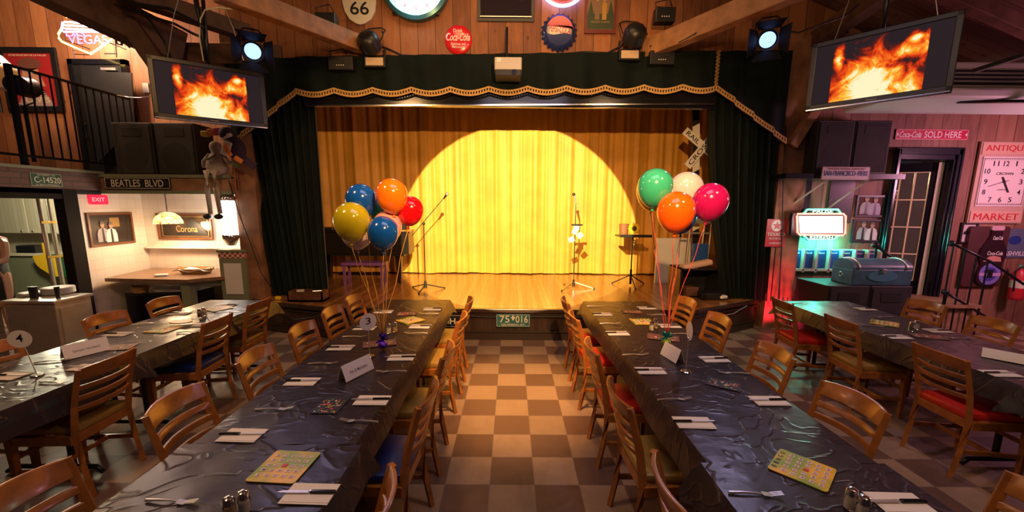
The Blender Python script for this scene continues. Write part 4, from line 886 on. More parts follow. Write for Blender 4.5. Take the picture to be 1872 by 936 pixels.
# railroad crossing sign on a striped post
pb_, pt_ = Vector((3.3, 7.0, SZ)), aty(1272, 196, 7.0)
rx = thing('crossing_sign', 'black and white striped post with a RAIL ROAD CROSSING crossbuck', 'sign', pb_)
top = pt_-pb_; dirv = top.normalized(); L = top.length
MB().prism([(-.058, 0), (.058, 0), (top.x+.058, top.z), (top.x-.058, top.z)], .03, Matrix.Translation((0, -.015, 0))).out('post', BLK, rx)
for k in range(7):
    z0, z1 = .55+k*.5, .8+k*.5
    if z1 > L: break
    a, c = dirv*z0, dirv*z1
    MB().prism([(a.x-.058, a.z-.03), (a.x+.058, a.z+.03), (c.x+.058, c.z+.03), (c.x-.058, c.z-.03)], .002, Matrix.Translation((0, -.018, 0))).out('white_stripe', WHITE, rx)
cc = aty(1286, 268, 6.96)-pb_
for a, txt, dy in ((-38, 'RAIL  ROAD', .0), (52, 'CROSSING', -.03)):
    M0 = Matrix.Translation((cc.x, dy-.04, cc.z)) @ Matrix.Rotation(R_(-a), 4, 'Y')
    o = MB().prism([(-.42, -.065), (.42, -.065), (.42, .065), (-.42, .065)], .008).out('crossbuck_board', WHITE, rx); o.matrix_local = M0
    tm = text('lettering', txt, .74, .075, BLK, o, (0, -.001, 0), bold=.03)
# black case on the right with boxes, white board, folder
t = thing('equipment_case', 'open fronted black equipment case on the right of the stage', 'case', (3.05, 6.55, SZ))
b = MB(); b.span((-.32, -.25, 0), (.32, .25, .02)).span((-.32, -.25, .44), (.32, .25, .46)).span((-.32, -.25, 0), (-.30, .25, .46)).span((.30, -.25, 0), (.32, .25, .46)).span((-.32, .23, 0), (.32, .25, .46)); b.out('case_shell', BLK, t)
MB().span((-.335, -.24, 0), (-.322, .24, .45)).out('wooden_side', mat('case_brown', (.16,.08,.03), .5), t)
tag(MB().box((2.9, 6.38, SZ+.09), (.22, .2, .14), .2, .01).out('brown_box', mat('box_brown', (.25,.11,.03), .5)), 'small brown box inside the open equipment case', 'box')
tag(MB().box((3.15, 6.2, SZ+.06), (.3, .22, .1), -.1, .01).out('effects_unit', BLK), 'black effects unit on the stage below the right curtain', 'equipment')
tag(MB().box((3.32, 6.12, SZ+.05), (.14, .1, .05), .4, .02).out('cloth_shoe', WHITE), 'small white object on the stage beside the right curtain', 'object')
tag(MB().span((2.75, 7.5, SZ), (3.5, 7.55, SZ+.86)).out('white_board', WHITE), 'white panel leaning behind the equipment at the right', 'panel')
tag(MB().box((3.2, 6.72, SZ+.68), (.26, .05, .3), 0, .01).out('blue_binder', mat('binder_blue', (.02,.08,.3), .4)), 'blue binder standing on the equipment case', 'binder')
tag(MB().box((3.02, 6.45, SZ+.51), (.5, .16, .09), Matrix.Rotation(R_(-12), 4, 'Y'), .03).out('cloth_roll', mat('pinkish_cloth', (.6,.4,.32), .7)), 'rolled pinkish cloth on top of the equipment case', 'cloth')
t = thing('folded_stand', 'folded pale metal stand leaning behind the equipment case', 'stand', (3.12, 6.8, SZ))
for a, c in (((-.1, 0, .45), (-.08, 0, 1.25)), ((.12, 0, .3), (.16, 0, 1.2)), ((.25, 0, .4), (.28, 0, 1.3))): MB().cyl(a, c, .014).out('tube', STEEL, t, smooth='auto')
MB().box((.05, 0, 1.0), (.5, .02, .03)).box((.08, 0, 1.22), (.34, .2, .1)).out('crossbar', STEEL, t)
tag(MB().cyl((3.38, 7.0, SZ), (3.4, 7.0, 1.75), .02).out('dark_pole', BLKM, smooth='auto'), 'dark pole standing beside the striped crossing post', 'pole')
# gear at the foot of the left curtain
t = thing('cable_crate', 'worn brown crate of cables at the foot of the left curtain', 'crate', (-3.05, 5.92, SZ))
MB().span((-.26, -.12, 0), (.26, .12, .03)).span((-.26, -.12, 0), (.26, -.10, .15)).span((-.26, .10, 0), (.26, .12, .15)).span((-.26, -.12, 0), (-.24, .12, .15)).span((.24, -.12, 0), (.26, .12, .15)).out('crate_body', mat('crate_brown', (.13,.05,.02), .6, noise=.3), t)
MB().box((.14, 0, .14), (.14, .12, .05), .3, .01).out('metal_plug', CHROME, t); MB().box((-.12, 0, .13), (.1, .1, .06), .3, .01).out('plug', CREAM, t)
tag(MB().box((-3.52, 5.93, SZ+.03), (.08, .05, .05), 0, .01).out('power_plug', YELL), 'small yellow plug at the left corner of the stage', 'plug')
cable('looping black cable in front of the left stage wing', [Vector(v) for v in ((-3.5, 5.7, .47), (-3.4, 5.66, .35), (-3.1, 5.56, .25), (-2.8, 5.48, .3), (-2.55, 5.40, .42))], .01)
cable('looping grey cable in front of the right stage wing', [Vector(v) for v in ((2.8, 5.46, .40), (3.0, 5.58, .33), (3.3, 5.74, .33), (3.6, 5.92, .41))], .008, mat('grey_cable', (.2,.18,.25), .4))
# plates on the stage front
t = plate('licence_plate', 'teal licence plate reading 75 016 on the centre of the stage front', aty(938, 586, 5.41), .47, .18, mat('plate_teal', (.02,.14,.16), .35)); border(t, .47, .18, .008, CREAM)
text('lettering', '75', .14, .1, CREAM, t, (-.12, -.002, .02), bold=.02); text('lettering', '016', .17, .1, CREAM, t, (.12, -.002, .02), bold=.02); text('lettering', 'QUEBEC-67', .33, .03, CREAM, t, (0, -.002, -.06), bold=.02)
MB().prism([(-.02, .0), (0, -.035), (.02, 0), (.035, .02), (.015, .02), (0, .06), (-.015, .02), (-.035, .02)], .001, Matrix.Translation((0, -.002, .03))).out('lily_emblem', CREAM, t)
t = plate('letter_sign', 'black plate with pale letters ending BHH on the stage front, behind the chairs', aty(822, 587, 5.41), .36, .17, BLK); border(t, .36, .17, .006, CREAM)
text('lettering', 'BHH', .24, .085, CREAM, t, (-.04, -.002, 0), bold=.03)

# ------------------------------------------------------------------ right wall
RY = 6.28
def rw(px, py, y=RY): return aty(px, py, y)
t = plate('fuel_sign', 'red sign with white star reading TEXACO on the post right of the stage', aty(1419, 426, 6.1), .31, .42, mat('sign_pale_red', (.5,.05,.06), .4), r=.005)
MB().prism(ell(.085, .085, 28, (0, .11)), .001, Matrix.Translation((0, -.002, 0))).out('white_disc', WHITE, t)
MB().prism([(((.075 if k % 2 == 0 else .03))*math.sin(k*PI/5), .11+(.075 if k % 2 == 0 else .03)*math.cos(k*PI/5)) for k in range(10)], .001, Matrix.Translation((0, -.0035, 0))).out('red_star', mat('sign_red', (.55,.02,.03), .4), t)
text('lettering', 'TEXACO', .27, .05, WHITE, t, (0, -.002, -.02), bold=.03); text('lettering', 'MOTOR OIL', .2, .028, WHITE, t, (0, -.002, -.085), bold=.02); text('lettering', 'GASOLINE', .18, .025, WHITE, t, (0, -.002, -.155), bold=.02)
for px, lab in ((1458, 'dark metal panel screwed to the wall above the neon sign, left'), (1537, 'dark metal panel screwed to the wall above the neon sign, right')):
    p = rw(px, 365); t = thing('wall_sheet', lab, 'panel', p); MB().box((0, 0, 0), (.38, .012, .72)).out('sheet', mat('panel_dark', (.03,.025,.028), .35, metal=.5), t)
    for x in (-.16, .16):
        for z in (-.32, 0, .32): MB().sph((x, -.008, z), .009).out('screw', CHROME, t, smooth=True)
sb = thing('speaker_shelf', 'black steel bracket shelf carrying the right loudspeakers', 'shelf', (0, 5.9, 0))
a, c = aty(1436, 322, 5.85), aty(1655, 318, 5.85)
MB().span((a.x, -.06, 2.30), (c.x, .38, 2.37)).out('shelf_beam', BLKM, sb)
for px in (1512, 1592):
    q1 = aty(px+6 if px < 1550 else px, 326, 5.85); q2 = aty(px-48, 384, 5.85); MB().bar((q1.x, -.04, 2.31), (q2.x, .3, q2.z), .04, .02).out('brace', STEEL, sb)
for px, lab in ((1521, 'black loudspeaker on the bracket shelf, nearer the stage'), (1588, 'black loudspeaker on the bracket shelf, nearer the door')):
    p = aty(px, 300, 5.9); speaker('loudspeaker', lab, (p.x, 5.9, 2.37), .52, .74, .36)
t = plate('licence_plate', 'pale licence plate reading SAN-FRANCISCO-49ERS below the loudspeakers', aty(1546, 317, 5.8), .68, .18, mat('plate_pink', (.6,.5,.5), .4)); border(t, .68, .18, .006, mat('maroon', (.3,.04,.03), .5))
text('lettering', 'SAN-FRANCISCO-49ERS', .62, .07, mat('plate_navy', (.05,.05,.25), .4), t, (0, -.002, -.0), bold=.02); text('lettering', '* NATIONAL FOOTBALL CHAMPIONS *', .55, .022, mat('maroon', (.3,.04,.03), .5), t, (0, -.002, .062))
# soft drink neon
NC = aty(1503, 410, 5.95); nd = thing('neon_sign', 'glowing red, white and green neon sign reading PAUSE REFRESH', 'neon sign', NC)
def n2(px, py, y=0.): q = aty(px, py, 5.95); return (q.x-NC.x, y, q.z-NC.z)
MB().prism([(n2(*a)[0], n2(*a)[2]) for a in ((1450, 398), (1452, 390), (1470, 388), (1474, 381), (1534, 381), (1538, 388), (1548, 390), (1548, 430), (1535, 432), (1528, 440), (1476, 440), (1470, 433), (1448, 430))], .06, Matrix.Translation((0, .02, 0))).out('backing', BLKM, nd)
for s in (-1, 1): MB().bar((s*.3, .05, 0), (s*.3, .33, 0), .02, .02).out('mounting_rod', BLKM, nd)
MB().tube([n2(*a) for a in ((1458, 391), (1542, 391), (1546, 395), (1545, 427), (1541, 430), (1462, 429), (1458, 425), (1457, 395))], .013, 8, True).out('red_tube', glow('neon_redw', (1, .10, .07), 9), nd, smooth=True)
MB().prism([(n2(*a)[0], n2(*a)[2]) for a in ((1462, 395), (1540, 395), (1540, 426), (1464, 426))], .03, Matrix.Translation((0, -.01, 0))).out('white_panel', glow('neon_panel', (1, .82, .8), 3.5), nd)
for pts in (((1470, 390), (1476, 383), (1532, 383), (1537, 390)), ((1470, 431), (1478, 438), (1524, 438), (1532, 431))):
    MB().tube([n2(*a) for a in pts], .012, 8).out('green_tube', glow('neon_green', (.08, 1, .4), 7), nd, smooth=True)
text('lettering', 'PAUSE', .3, .05, glow('neon_mint', (.5, 1, .7), 4), nd, n2(1504, 386.5, -.005), bold=.0); text('lettering', 'REFRESH', .34, .05, glow('neon_mint', (.5, 1, .7), 4), nd, n2(1501, 434, -.005), bold=.0)
for px_ in (1462, 1500, 1538): light('neon_teal_glow', 'POINT', aty(px_, 447, 6.17), (0,0,0), 10, (.05, 1, .72), .03)
for py_ in (500, 470): light('neon_teal_low', 'POINT', aty(1441, py_, 6.15), (0,0,0), 6, (.05, 1, .75), .03)
light('neon_red_glow', 'POINT', aty(1443, 418, 6.14), (0,0,0), 5, (1, .06, .06), .04)
light('neon_white_wall', 'POINT', aty(1550, 405, 6.1), (0,0,0), 4, (1, .5, .45), .04)
light('neon_white_glow', 'POINT', aty(1500, 408, 5.65), (0,0,0), 9, (1, .75, .7), .15)
for (px, py, w_, h_, lab, sec) in ((1591, 377, .46, .34, 'framed photo of two men by the door, upper one', mat('plaid_print', (.35,.3,.4), .6)), (1585, 422, .48, .36, 'framed photo of two men by the door, lower one', SHIRT)):
    t, q = framed('framed_photograph', lab, 'picture', rw(px, py), w_, h_, .035, BLK, mat('brownish_print', (.12,.06,.05), .8, spec=.1)); couple(t, -.006, 0, -h_/2+.035, .22, sec)
rk = thing('brochure_rack', 'teal-lit wall rack with seven dark brochure pockets', 'rack', (0, RY, 0))
rk['label'] = 'wooden wall rack with seven dark slots under the neon sign'
xa, xb_ = rw(1437, 480).x, rw(1598, 470).x; zt, zb = rw(1515, 455).z, rw(1515, 496).z
MB().span((xa, -.12, zb+.02), (xb_, -.01, zb+.05)).span((xa, -.015, zb), (xb_, 0, zt)).out('backboard', mat('rack_wood', (.45,.4,.34), .5), rk)
for k in range(8): x = xa+(xb_-xa)*k/7; MB().span((x-.012, -.12, zb), (x+.012, 0, zt)).out('divider', mat('rack_wood', (.45,.4,.34), .5), rk)
for k in range(7):
    x = xa+(xb_-xa)*(k+.5)/7; MB().span((x-(xb_-xa)/14+.02, -.06, zb+.06), (x+(xb_-xa)/14-.02, -.05, zt-.02)).out('slate', NAVY, rk)
    text('lettering', ('Lundi', 'Mardi', 'Mercredi', 'Jeudi', 'Vendredi', 'Samedi', 'Dimanche')[k], .1, .025, WHITE, rk, (x, -.061, zt-.06))
t = plate('door_sign', 'red and white sign reading SOLD HERE above the right door', rw(1704, 246), 1.1, .15, mat('sign_crimson', (.5,.01,.05), .35)); border(t, 1.1, .15, .008, WHITE)
text('lettering', 'Coca-Cola', .33, .09, WHITE, t, (-.33, -.002, 0), bold=.01, shear=.35); text('lettering', 'SOLD HERE', .56, .095, WHITE, t, (.16, -.002, 0), bold=.02)
for s in (-1, 1): MB().prism([(s*.53, .03), (s*.50, 0), (s*.53, -.03)], .001, Matrix.Translation((0, -.002, 0))).out('arrow', WHITE, t)
# door standing ajar in its frame on a small landing
lz = .5
struct(MB().span((5.3, 5.75, 0), (6.85, 6.42, lz-.05)).span((5.25, 5.68, lz-.05), (6.9, 7.6, lz)).out('floor_landing', mat('landing_wood', (.33,.18,.1), .4, noise=.3)))
D = struct(thing('door_2', '', 'door', (5.92, 6.3, lz))); del D['label']; del D['category']; D.name = 'door_2'
FRM = mat('black_gloss_frame', (.012,.012,.02), .22)
MB().span((-.06, -.05, 0), (0, .13, 2.2), .01).span((.80, -.05, 0), (.86, .13, 2.2), .01).span((-.06, -.05, 2.12), (.86, .13, 2.2), .01).out('door_frame', FRM, D)
MB().span((-.12, -.08, 0), (-.03, -.045, 2.28), .01).span((.83, -.08, 0), (.92, -.045, 2.28), .01).span((-.12, -.08, 2.19), (.92, -.045, 2.3), .01).span((-.10, -.10, 0), (-.07, -.078, 2.28), .01).span((.87, -.10, 0), (.90, -.078, 2.28), .01).out('frame_moulding', FRM, D)
lf = bpy.data.objects.new('door_leaf', None); COL.objects.link(lf); lf.parent = D; lf.location = (.79, .10, 0); lf.rotation_euler = (0, 0, R_(180-24))
b = MB(); W, Hh = .78, 2.1; s_ = .12
b.span((0, -.02, 0), (s_, .02, Hh), .003).span((W-s_, -.02, 0), (W, .02, Hh), .003).span((0, -.02, Hh-.14), (W, .02, Hh), .003).span((0, -.02, 0), (W, .02, .22), .003); b.out('leaf_frame', BLKG, lf)
b = MB()
for k in range(4): x = s_+(W-2*s_)*k/3; b.box((x, 0, Hh/2+.04), (.018, .03, Hh-.36))
for k in range(5): z = .22+(Hh-.36)*k/4; b.box((W/2, 0, z), (W-2*s_, .03, .018))
b.out('glazing_bars', mat('gilt_bars', (.85,.72,.42), .3), lf)
MB().span((-.012, .02, 0), (.05, .036, Hh)).out('cream_edge', CREAM, lf)
MB().span((s_, -.003, .22), (W-s_, .003, Hh-.14)).out('pane', mat('dark_pane', (.6,.55,.45), .05, trans=.9), lf)
MB().cyl((W-.06, -.07, .98), (W-.06, .07, .98), .012).sph((W-.06, -.07, .98), .03).sph((W-.06, .07, .98), .03).out('handle', BRASS, lf, smooth=True)
for z in (.35, 1.75): MB().box((.01, .025, z), (.06, .012, .1)).out('hinge', BRASS, lf)
MB().prism([(.07*math.sin(k*PI/5)*(1 if k % 2 == 0 else .4), .07*math.cos(k*PI/5)*(1 if k % 2 == 0 else .4)) for k in range(10)], .002, Matrix.Translation((W-.24, .03, 1.66))).out('star', WHITE, lf)
struct(MB().span((5.2, 8.0, 0), (7.4, 8.1, 2.8)).out('wall_back_room', mat('back_room_wall', (.3,.25,.16), .7)))
# antique clock sign
ck = thing('wall_clock', 'square wall clock between red ANTIQUES and MARKET boards', 'clock', rw(1829, 335, 6.27))
MB().box((0, 0, 0), (.84, .03, 1.22)).out('board', mat('aged_pink_board', (.5,.33,.26), .5), ck)
CI = mat('ivory_face', (.72,.62,.58), .5)
MB().box((.0, -.02, .02), (.72, .02, .74)).out('face', CI, ck)
for s, tx in ((1, 'ANTIQUES'), (-1, 'MARKET')):
    MB().box((0, -.018, s*.51), (.80, .016, .17)).out('board_panel', mat('pink_panel', (.6,.36,.26), .5), ck); text('lettering', tx, .7, .1, mat('sign_red', (.55,.02,.03), .4), ck, (0, -.028, s*.51))
b = MB()
for s in (-1, 1): b.box((0, -.032, .02+s*.345), (.70, .002, .006)).box((s*.345, -.032, .02), (.006, .002, .70))
for k in range(24): b.box((-.33+.66*k/23, -.032, .35), (.004, .002, .02)).box((-.33+.66*k/23, -.032, -.31), (.004, .002, .02))
b.out('minute_track', BLK, ck)
for k in range(12):
    a = PI/2-(k+1)*PI/6; mxx = max(abs(math.cos(a)), abs(math.sin(a))); x, z = .27*math.cos(a)/mxx, .27*math.sin(a)/mxx
    text('numeral', str(k+1), .018 if k == 0 else .05+.035*(k > 8), .075, BLK, ck, (x, -.031, .02+z), bold=.02)
text('lettering', 'CROWN', .26, .04, BLK, ck, (0, -.031, .14), bold=.02); text('lettering', 'LONDON', .14, .02, BLK, ck, (0, -.031, -.1))
MB().bar((.0, -.04, .02), (-.22, -.04, -.05), .02, .004).bar((0, -.04, .02), (.07, -.04, .04), .025, .004).out('minute_hand', BLK, ck)
MB().bar((.0, -.045, .02), (.09, -.045, -.14), .025, .004).bar((0, -.045, .02), (-.04, -.045, .09), .03, .004).sph((0, -.045, .02), .018).out('hour_hand', BLK, ck)
t, q = framed('framed_picture', 'small black framed picture of a dark car below the clock', 'picture', rw(1770, 426), .26, .33, .03, BLK, mat('pale_print', (.55,.45,.45), .5))
MB().prism([(-.08, -.02), (-.07, .02), (-.03, .045), (.04, .045), (.08, .015), (.085, -.02)], .001, Matrix.Translation((0, -.004, 0))).out('printed_car', BLK, t); MB().box((.05, -.004, -.09), (.03, .002, .03)).out('printed_square', BLK, t)
# bottle shaped sign
bs = thing('bottle_sign', 'dark bottle-shaped sign reading Coca-Cola with a purple roundel', 'sign', rw(1815, 470, 6.2))
MB().prism(rrect(.62, .95, .04), .05, Matrix.Translation((-.08, .03, 0))).out('backboard', mat('maroon_board', (.07,.02,.02), .5), bs)
bo = [(-.08, .43), (.08, .43), (.09, .33), (.12, .26), (.2, .12), (.21, .0), (.16, -.12), (.2, -.26), (.2, -.38), (.12, -.45), (-.12, -.45), (-.2, -.38), (-.2, -.26), (-.16, -.12), (-.21, 0), (-.2, .12), (-.12, .26), (-.09, .33)]
MB().prism(bo, .03).out('bottle_outline', mat('sign_black', (.03,.01,.015), .25, coat=.4), bs)
MB().prism(rrect(.2, .07, .03), .035, Matrix.Translation((0, -.002, .45))).out('bottle_cap', mat('pink_cap', (.55,.35,.38), .4), bs)
for z, w_ in ((.30, .15), (.06, .24)): text('lettering', 'Coca-Cola', w_, .06, WHITE, bs, (.02, -.003, z), bold=.01, shear=.3)
MB().prism(ell(.17, .17, 30, (0, -.27)), .001, Matrix.Translation((0, -.003, 0))).out('purple_roundel', mat('roundel_purple', (.2,.16,.5), .4), bs); MB().prism(ell(.11, .11, 30, (0, -.27)), .001, Matrix.Translation((0, -.005, 0))).out('inner_disc', mat('roundel_blue', (.06,.05,.3), .4), bs)
MB().prism([(-.04, -.33), (.04, -.33), (.05, -.2), (-.05, -.2)], .001, Matrix.Translation((0, -.007, 0))).out('printed_glass', BLK, bs); MB().prism([(-.17, -.30), (.17, -.30), (.17, -.25), (-.17, -.25)], .001, Matrix.Translation((0, -.006, 0))).out('banner', mat('banner_pink', (.5,.3,.5), .4), bs)
MB().prism([(-.15, -.07), (.14, -.07), (.12, .0), (.02, .02), (-.06, .01)], .001, Matrix.Translation((0, -.004, 0))).out('printed_arm', mat('printed_pink', (.55,.25,.2), .5), bs)
t = plate('wall_poster', 'dark bluish poster with white letters ending VILLE at far right', rw(1860, 445), .5, .46, mat('poster_slate', (.10,.12,.18), .4)); text('lettering', 'NASHVILLE', .44, .07, WHITE, t, (-.03, -.002, -.16), bold=.02); MB().prism(ell(.1, .07, 20, (-.05, .05)), .001, Matrix.Translation((0, -.002, 0))).out('printed_guitar', NAVY, t)
fe = thing('fire_extinguisher', 'red fire extinguisher with black hose on the wall at far right', 'fire extinguisher', rw(1860, 520, 6.12))
MB().lathe([(.01, -.25), (.08, -.24), (.085, -.2), (.085, .15), (.05, .22), (.03, .25)], 20).out('cylinder', RED, fe, smooth=True); MB().cyl((0, 0, .25), (0, 0, .3), .025).box((.0, -.03, .31), (.03, .14, .02)).out('valve', STEEL, fe); MB().tube([(-.02, -.02, .28), (-.12, -.04, .2), (-.12, -.06, -.1)], .012, 6).out('hose', BLK, fe, smooth=True); MB().cyl((0, 0, -.05), (0, 0, .07), .0865, seg=20).out('white_label', CREAM, fe, smooth='auto')
# iron stair rails
for lab, pts in (('black iron stair rail beside the bottle sign', ((1740, 445), (1810, 478), (1872, 520))), ('black iron stair rail low in front of the right wall', ((1728, 534), (1800, 578))), ('black iron stair rail left of the open door', ((1600, 448), (1655, 490)))):
    t = thing('stair_rail', lab, 'railing', (0, 5.7, 0)); qs = [aty(*a, 5.7) for a in pts]
    MB().tube([(q.x, 0, q.z) for q in qs], .018, 8).out('handrail', BLKM, t, smooth=True); MB().sph((qs[0].x, 0, qs[0].z), .045).out('finial', BLKM, t, smooth=True)
    if len(pts) == 3:
        for k in range(4):
            q = qs[0].lerp(qs[1], .05+k*.3); MB().cyl((q.x, 0, 0), (q.x, 0, q.z), .011).out('baluster', BLKM, t, smooth='auto')
    else: MB().cyl((qs[0].x+.02, 0, 0), (qs[0].x+.02, 0, qs[0].z), .014).out('baluster', BLKM, t, smooth='auto')
# floor speakers and trunk
for k, lab in enumerate(('large black floor loudspeaker under the trunk, nearer the stage', 'large black floor loudspeaker under the trunk, nearer the stairs')):
    speaker('floor_loudspeaker', lab, (4.28+.555+k*.0-.29+k*.57, 5.25, 0), .56, .855, .62)
tr = thing('treasure_trunk', 'blue domed trunk with oval panels standing on the floor loudspeakers', 'trunk', (4.98, 5.45, .857))
TB = mat('trunk_blue', (.06,.14,.2), .35, noise=.25, nscale=6)
MB().box((0, 0, .11), (.80, .36, .22), bev=.015).out('box', TB, tr)
dome = [(.18*math.cos(R_(a)), .22+.13*math.sin(R_(a))) for a in range(0, 181, 12)]
MB().prism(dome, .80, Matrix.Rotation(R_(90), 4, 'Z') @ Matrix.Translation((0, -.40, 0))).out('lid', TB, tr)
for x in (-.32, .32): MB().tube([(x, .185*math.cos(R_(a)), .22+.135*math.sin(R_(a))) for a in range(0, 181, 12)], .012, 6).out('strap', STEEL, tr, smooth=True)
MB().prism(ell(.2, .075, 28, (0, .13)), .012, Matrix.Translation((0, -.19, 0))).out('oval_panel', mat('trunk_pale_blue', (.08,.25,.36), .4), tr)
MB().box((0, -.2, .2), (.04, .03, .06), bev=.006).out('latch', STEEL, tr); MB().tube([(-.415, .03*math.cos(a*PI/6), .13+.03*math.sin(a*PI/6)) for a in range(12)], .006, 6, True).out('ring_handle', STEEL, tr)
# red cloth with cables behind the floor speakers
tag(MB().grid(lambda u, v: Vector((4.36+.32*u, 6.0+.04*math.sin(u*14)+.02*math.sin(v*9), .02+.62*v)), 40, 10).out('wall_drape', mat('red_drape', (.55,.05,.07), .7), smooth=True), 'red drape hanging low at the wall between stage and loudspeakers', 'drape')
for k in range(4): cable(('first','second','third','fourth')[k]+' black cable from the left, tangled on the floor right of the stage', [Vector((4.12+.07*k, 5.9, .55)), Vector((4.10+.09*k, 5.86, .3)), Vector((4.16+.05*k, 5.84, .12)), Vector((4.05+.1*k, 5.8, .03))], .008)
tag(MB().box((4.12, 5.72, .04), (.2, .14, .08), 0, .02).out('cable_block', BLK), 'black cable block on the floor right of the stage', 'cable block')
# air conditioner under the right roof
ac = thing('air_conditioner', 'long white air conditioning unit with dark louvres under the right roof', 'air conditioner', (6.3, 5.0, 3.2))
MB().box((0, .3, .22), (3.6, .7, .30), bev=.02).out('casing', mat('ac_grey', (.42,.36,.36), .4), ac)
MB().box((0, .25, .0), (3.7, .8, .12), bev=.03).out('underside', mat('ac_white', (.7,.66,.68), .4), ac)
for k in range(4): MB().box((0, -.056, .13+.045*k), (3.4, .02, .022)).out('louvre', BLKM, ac)
MB().bar((-1.0, 0, -.06), (.6, -.5, -.16), .05, .03).out('support_arm', BLKM, ac)
tag(MB().bar(aty(1780, 130, 4.6), aty(1890, 95, 4.2), .05, .04).out('ceiling_bar', BLKM), 'black metal bar hanging below the right roof boards', 'bar')

# ------------------------------------------------------------------ tables under black plastic sheets
TZ = .75
def folding_table(label, x0, x1, y0, y1):
    t = thing('folding_table', label, 'table', ((x0+x1)/2, (y0+y1)/2, 0)); w_, l_ = x1-x0-.03, y1-y0-.03
    MB().box((0, 0, TZ-.025), (w_, l_, .03), bev=.005).out('tabletop', mat('table_laminate', (.25,.05,.03), .5), t)
    for s in (-1, 1):
        y = s*(l_/2-.28)
        for k in (-1, 1):
            MB().cyl((k*.13, y, .06), (k*.13, y, TZ-.04), .02).out('leg', BLKM, t, smooth='auto')
        MB().tube([(-w_/2+.03, y, .015), (-w_/2+.08, y, .055), (w_/2-.08, y, .055), (w_/2-.03, y, .015)], .017, 8).out('foot_bar', BLKM, t, smooth=True)
    return t
def tablecloth(label, x0, x1, y0, y1, seed, drop=.16, far=True):
    r = random.Random(seed); q = [r.uniform(0, 6.3) for _ in range(8)]
    nx, ny = 16, max(12, int((y1-y0)/.05)); L = y1-y0; W = x1-x0
    b = MB(); bm = b.bm
    def wob(s): return .012*math.sin(s*2.1+q[0])+.004*math.sin(s*9+q[1])
    def edge(x, y, nxv, nyv, s, d):
        k = d*(drop+wob(s)); return Vector((x+nxv*(.008+.035*d+.006*math.sin(s*5+q[2])*d), y+nyv*(.008+.035*d+.006*math.sin(s*5+q[3])*d), TZ+.002-k))
    top = [[bm.verts.new((x0+W*i/nx, y0+L*j/ny, TZ+.004+.0025*math.sin(i*1.3+j*.7+q[4])*math.sin(j*.9+q[5])*(0 < i < nx))) for j in range(ny+1)] for i in range(nx+1)]
    for i in range(nx):
        for j in range(ny): bm.faces.new((top[i][j], top[i+1][j], top[i+1][j+1], top[i][j+1]))
    per = [(i, 0, 0, -1) for i in range(nx)]+[(nx, j, 1, 0) for j in range(ny)]+[(i, ny, 0, 1) for i in range(nx, 0, -1)]+[(0, j, -1, 0) for j in range(ny, 0, -1)]
    n = len(per); rings = [[top[i][j] for i, j, _, _ in per]]
    corners = {(0, 0), (nx, 0), (nx, ny), (0, ny)}
    for d in (.25, .6, 1.):
        rg = []
        for idx, (i, j, a, c) in enumerate(per):
            x, y = x0+W*i/nx, y0+L*j/ny; nxv, nyv = a, c
            if (i, j) in corners: nxv = 1 if i else -1; nyv = 1 if j else -1; kk = 1.28
            else: kk = 1.
            e = edge(x, y, nxv, nyv, x*1.7+y*1.3, d)
            if kk > 1: e.z = TZ+.002-(TZ+.002-e.z)*kk; e.x += nxv*.03*d; e.y += nyv*.03*d
            rg.append(bm.verts.new(e))
        rings.append(rg)
    for a, c in zip(rings, rings[1:]):
        for k in range(n): bm.faces.new((a[k], a[(k+1)%n], c[(k+1)%n], c[k]))
    o = b.out('tablecloth', CLOTH, smooth='auto')
    return tag(o, label, 'tablecloth')
TABS = [('far left table', -3.56, -2.80, (.7, 2.85, 4.64)),
        ('left aisle table', -1.50, -.73, (.7, 1.74, 4.72)),
        ('right aisle table', .88, 1.64, (.7, 1.62, 4.70)),
        ('far right table', 3.30, 4.13, (.7, 2.4, 4.78))]
for k, (nm, x0, x1, ys) in enumerate(TABS):
    for a, (y0, y1) in enumerate(((ys[0], ys[1]), (ys[1], ys[2]))):
        e = ' near the camera' if a == 0 else ' reaching towards the stage'
        folding_table('%s, folding table%s' % (nm, e), x0, x1, y0, y1)
        g = (.03 if a == 0 else 0)
        tablecloth('black plastic sheet over the %s,%s' % (nm, e), x0-g, x1+g, y0, y1, 7*k+a, .15)

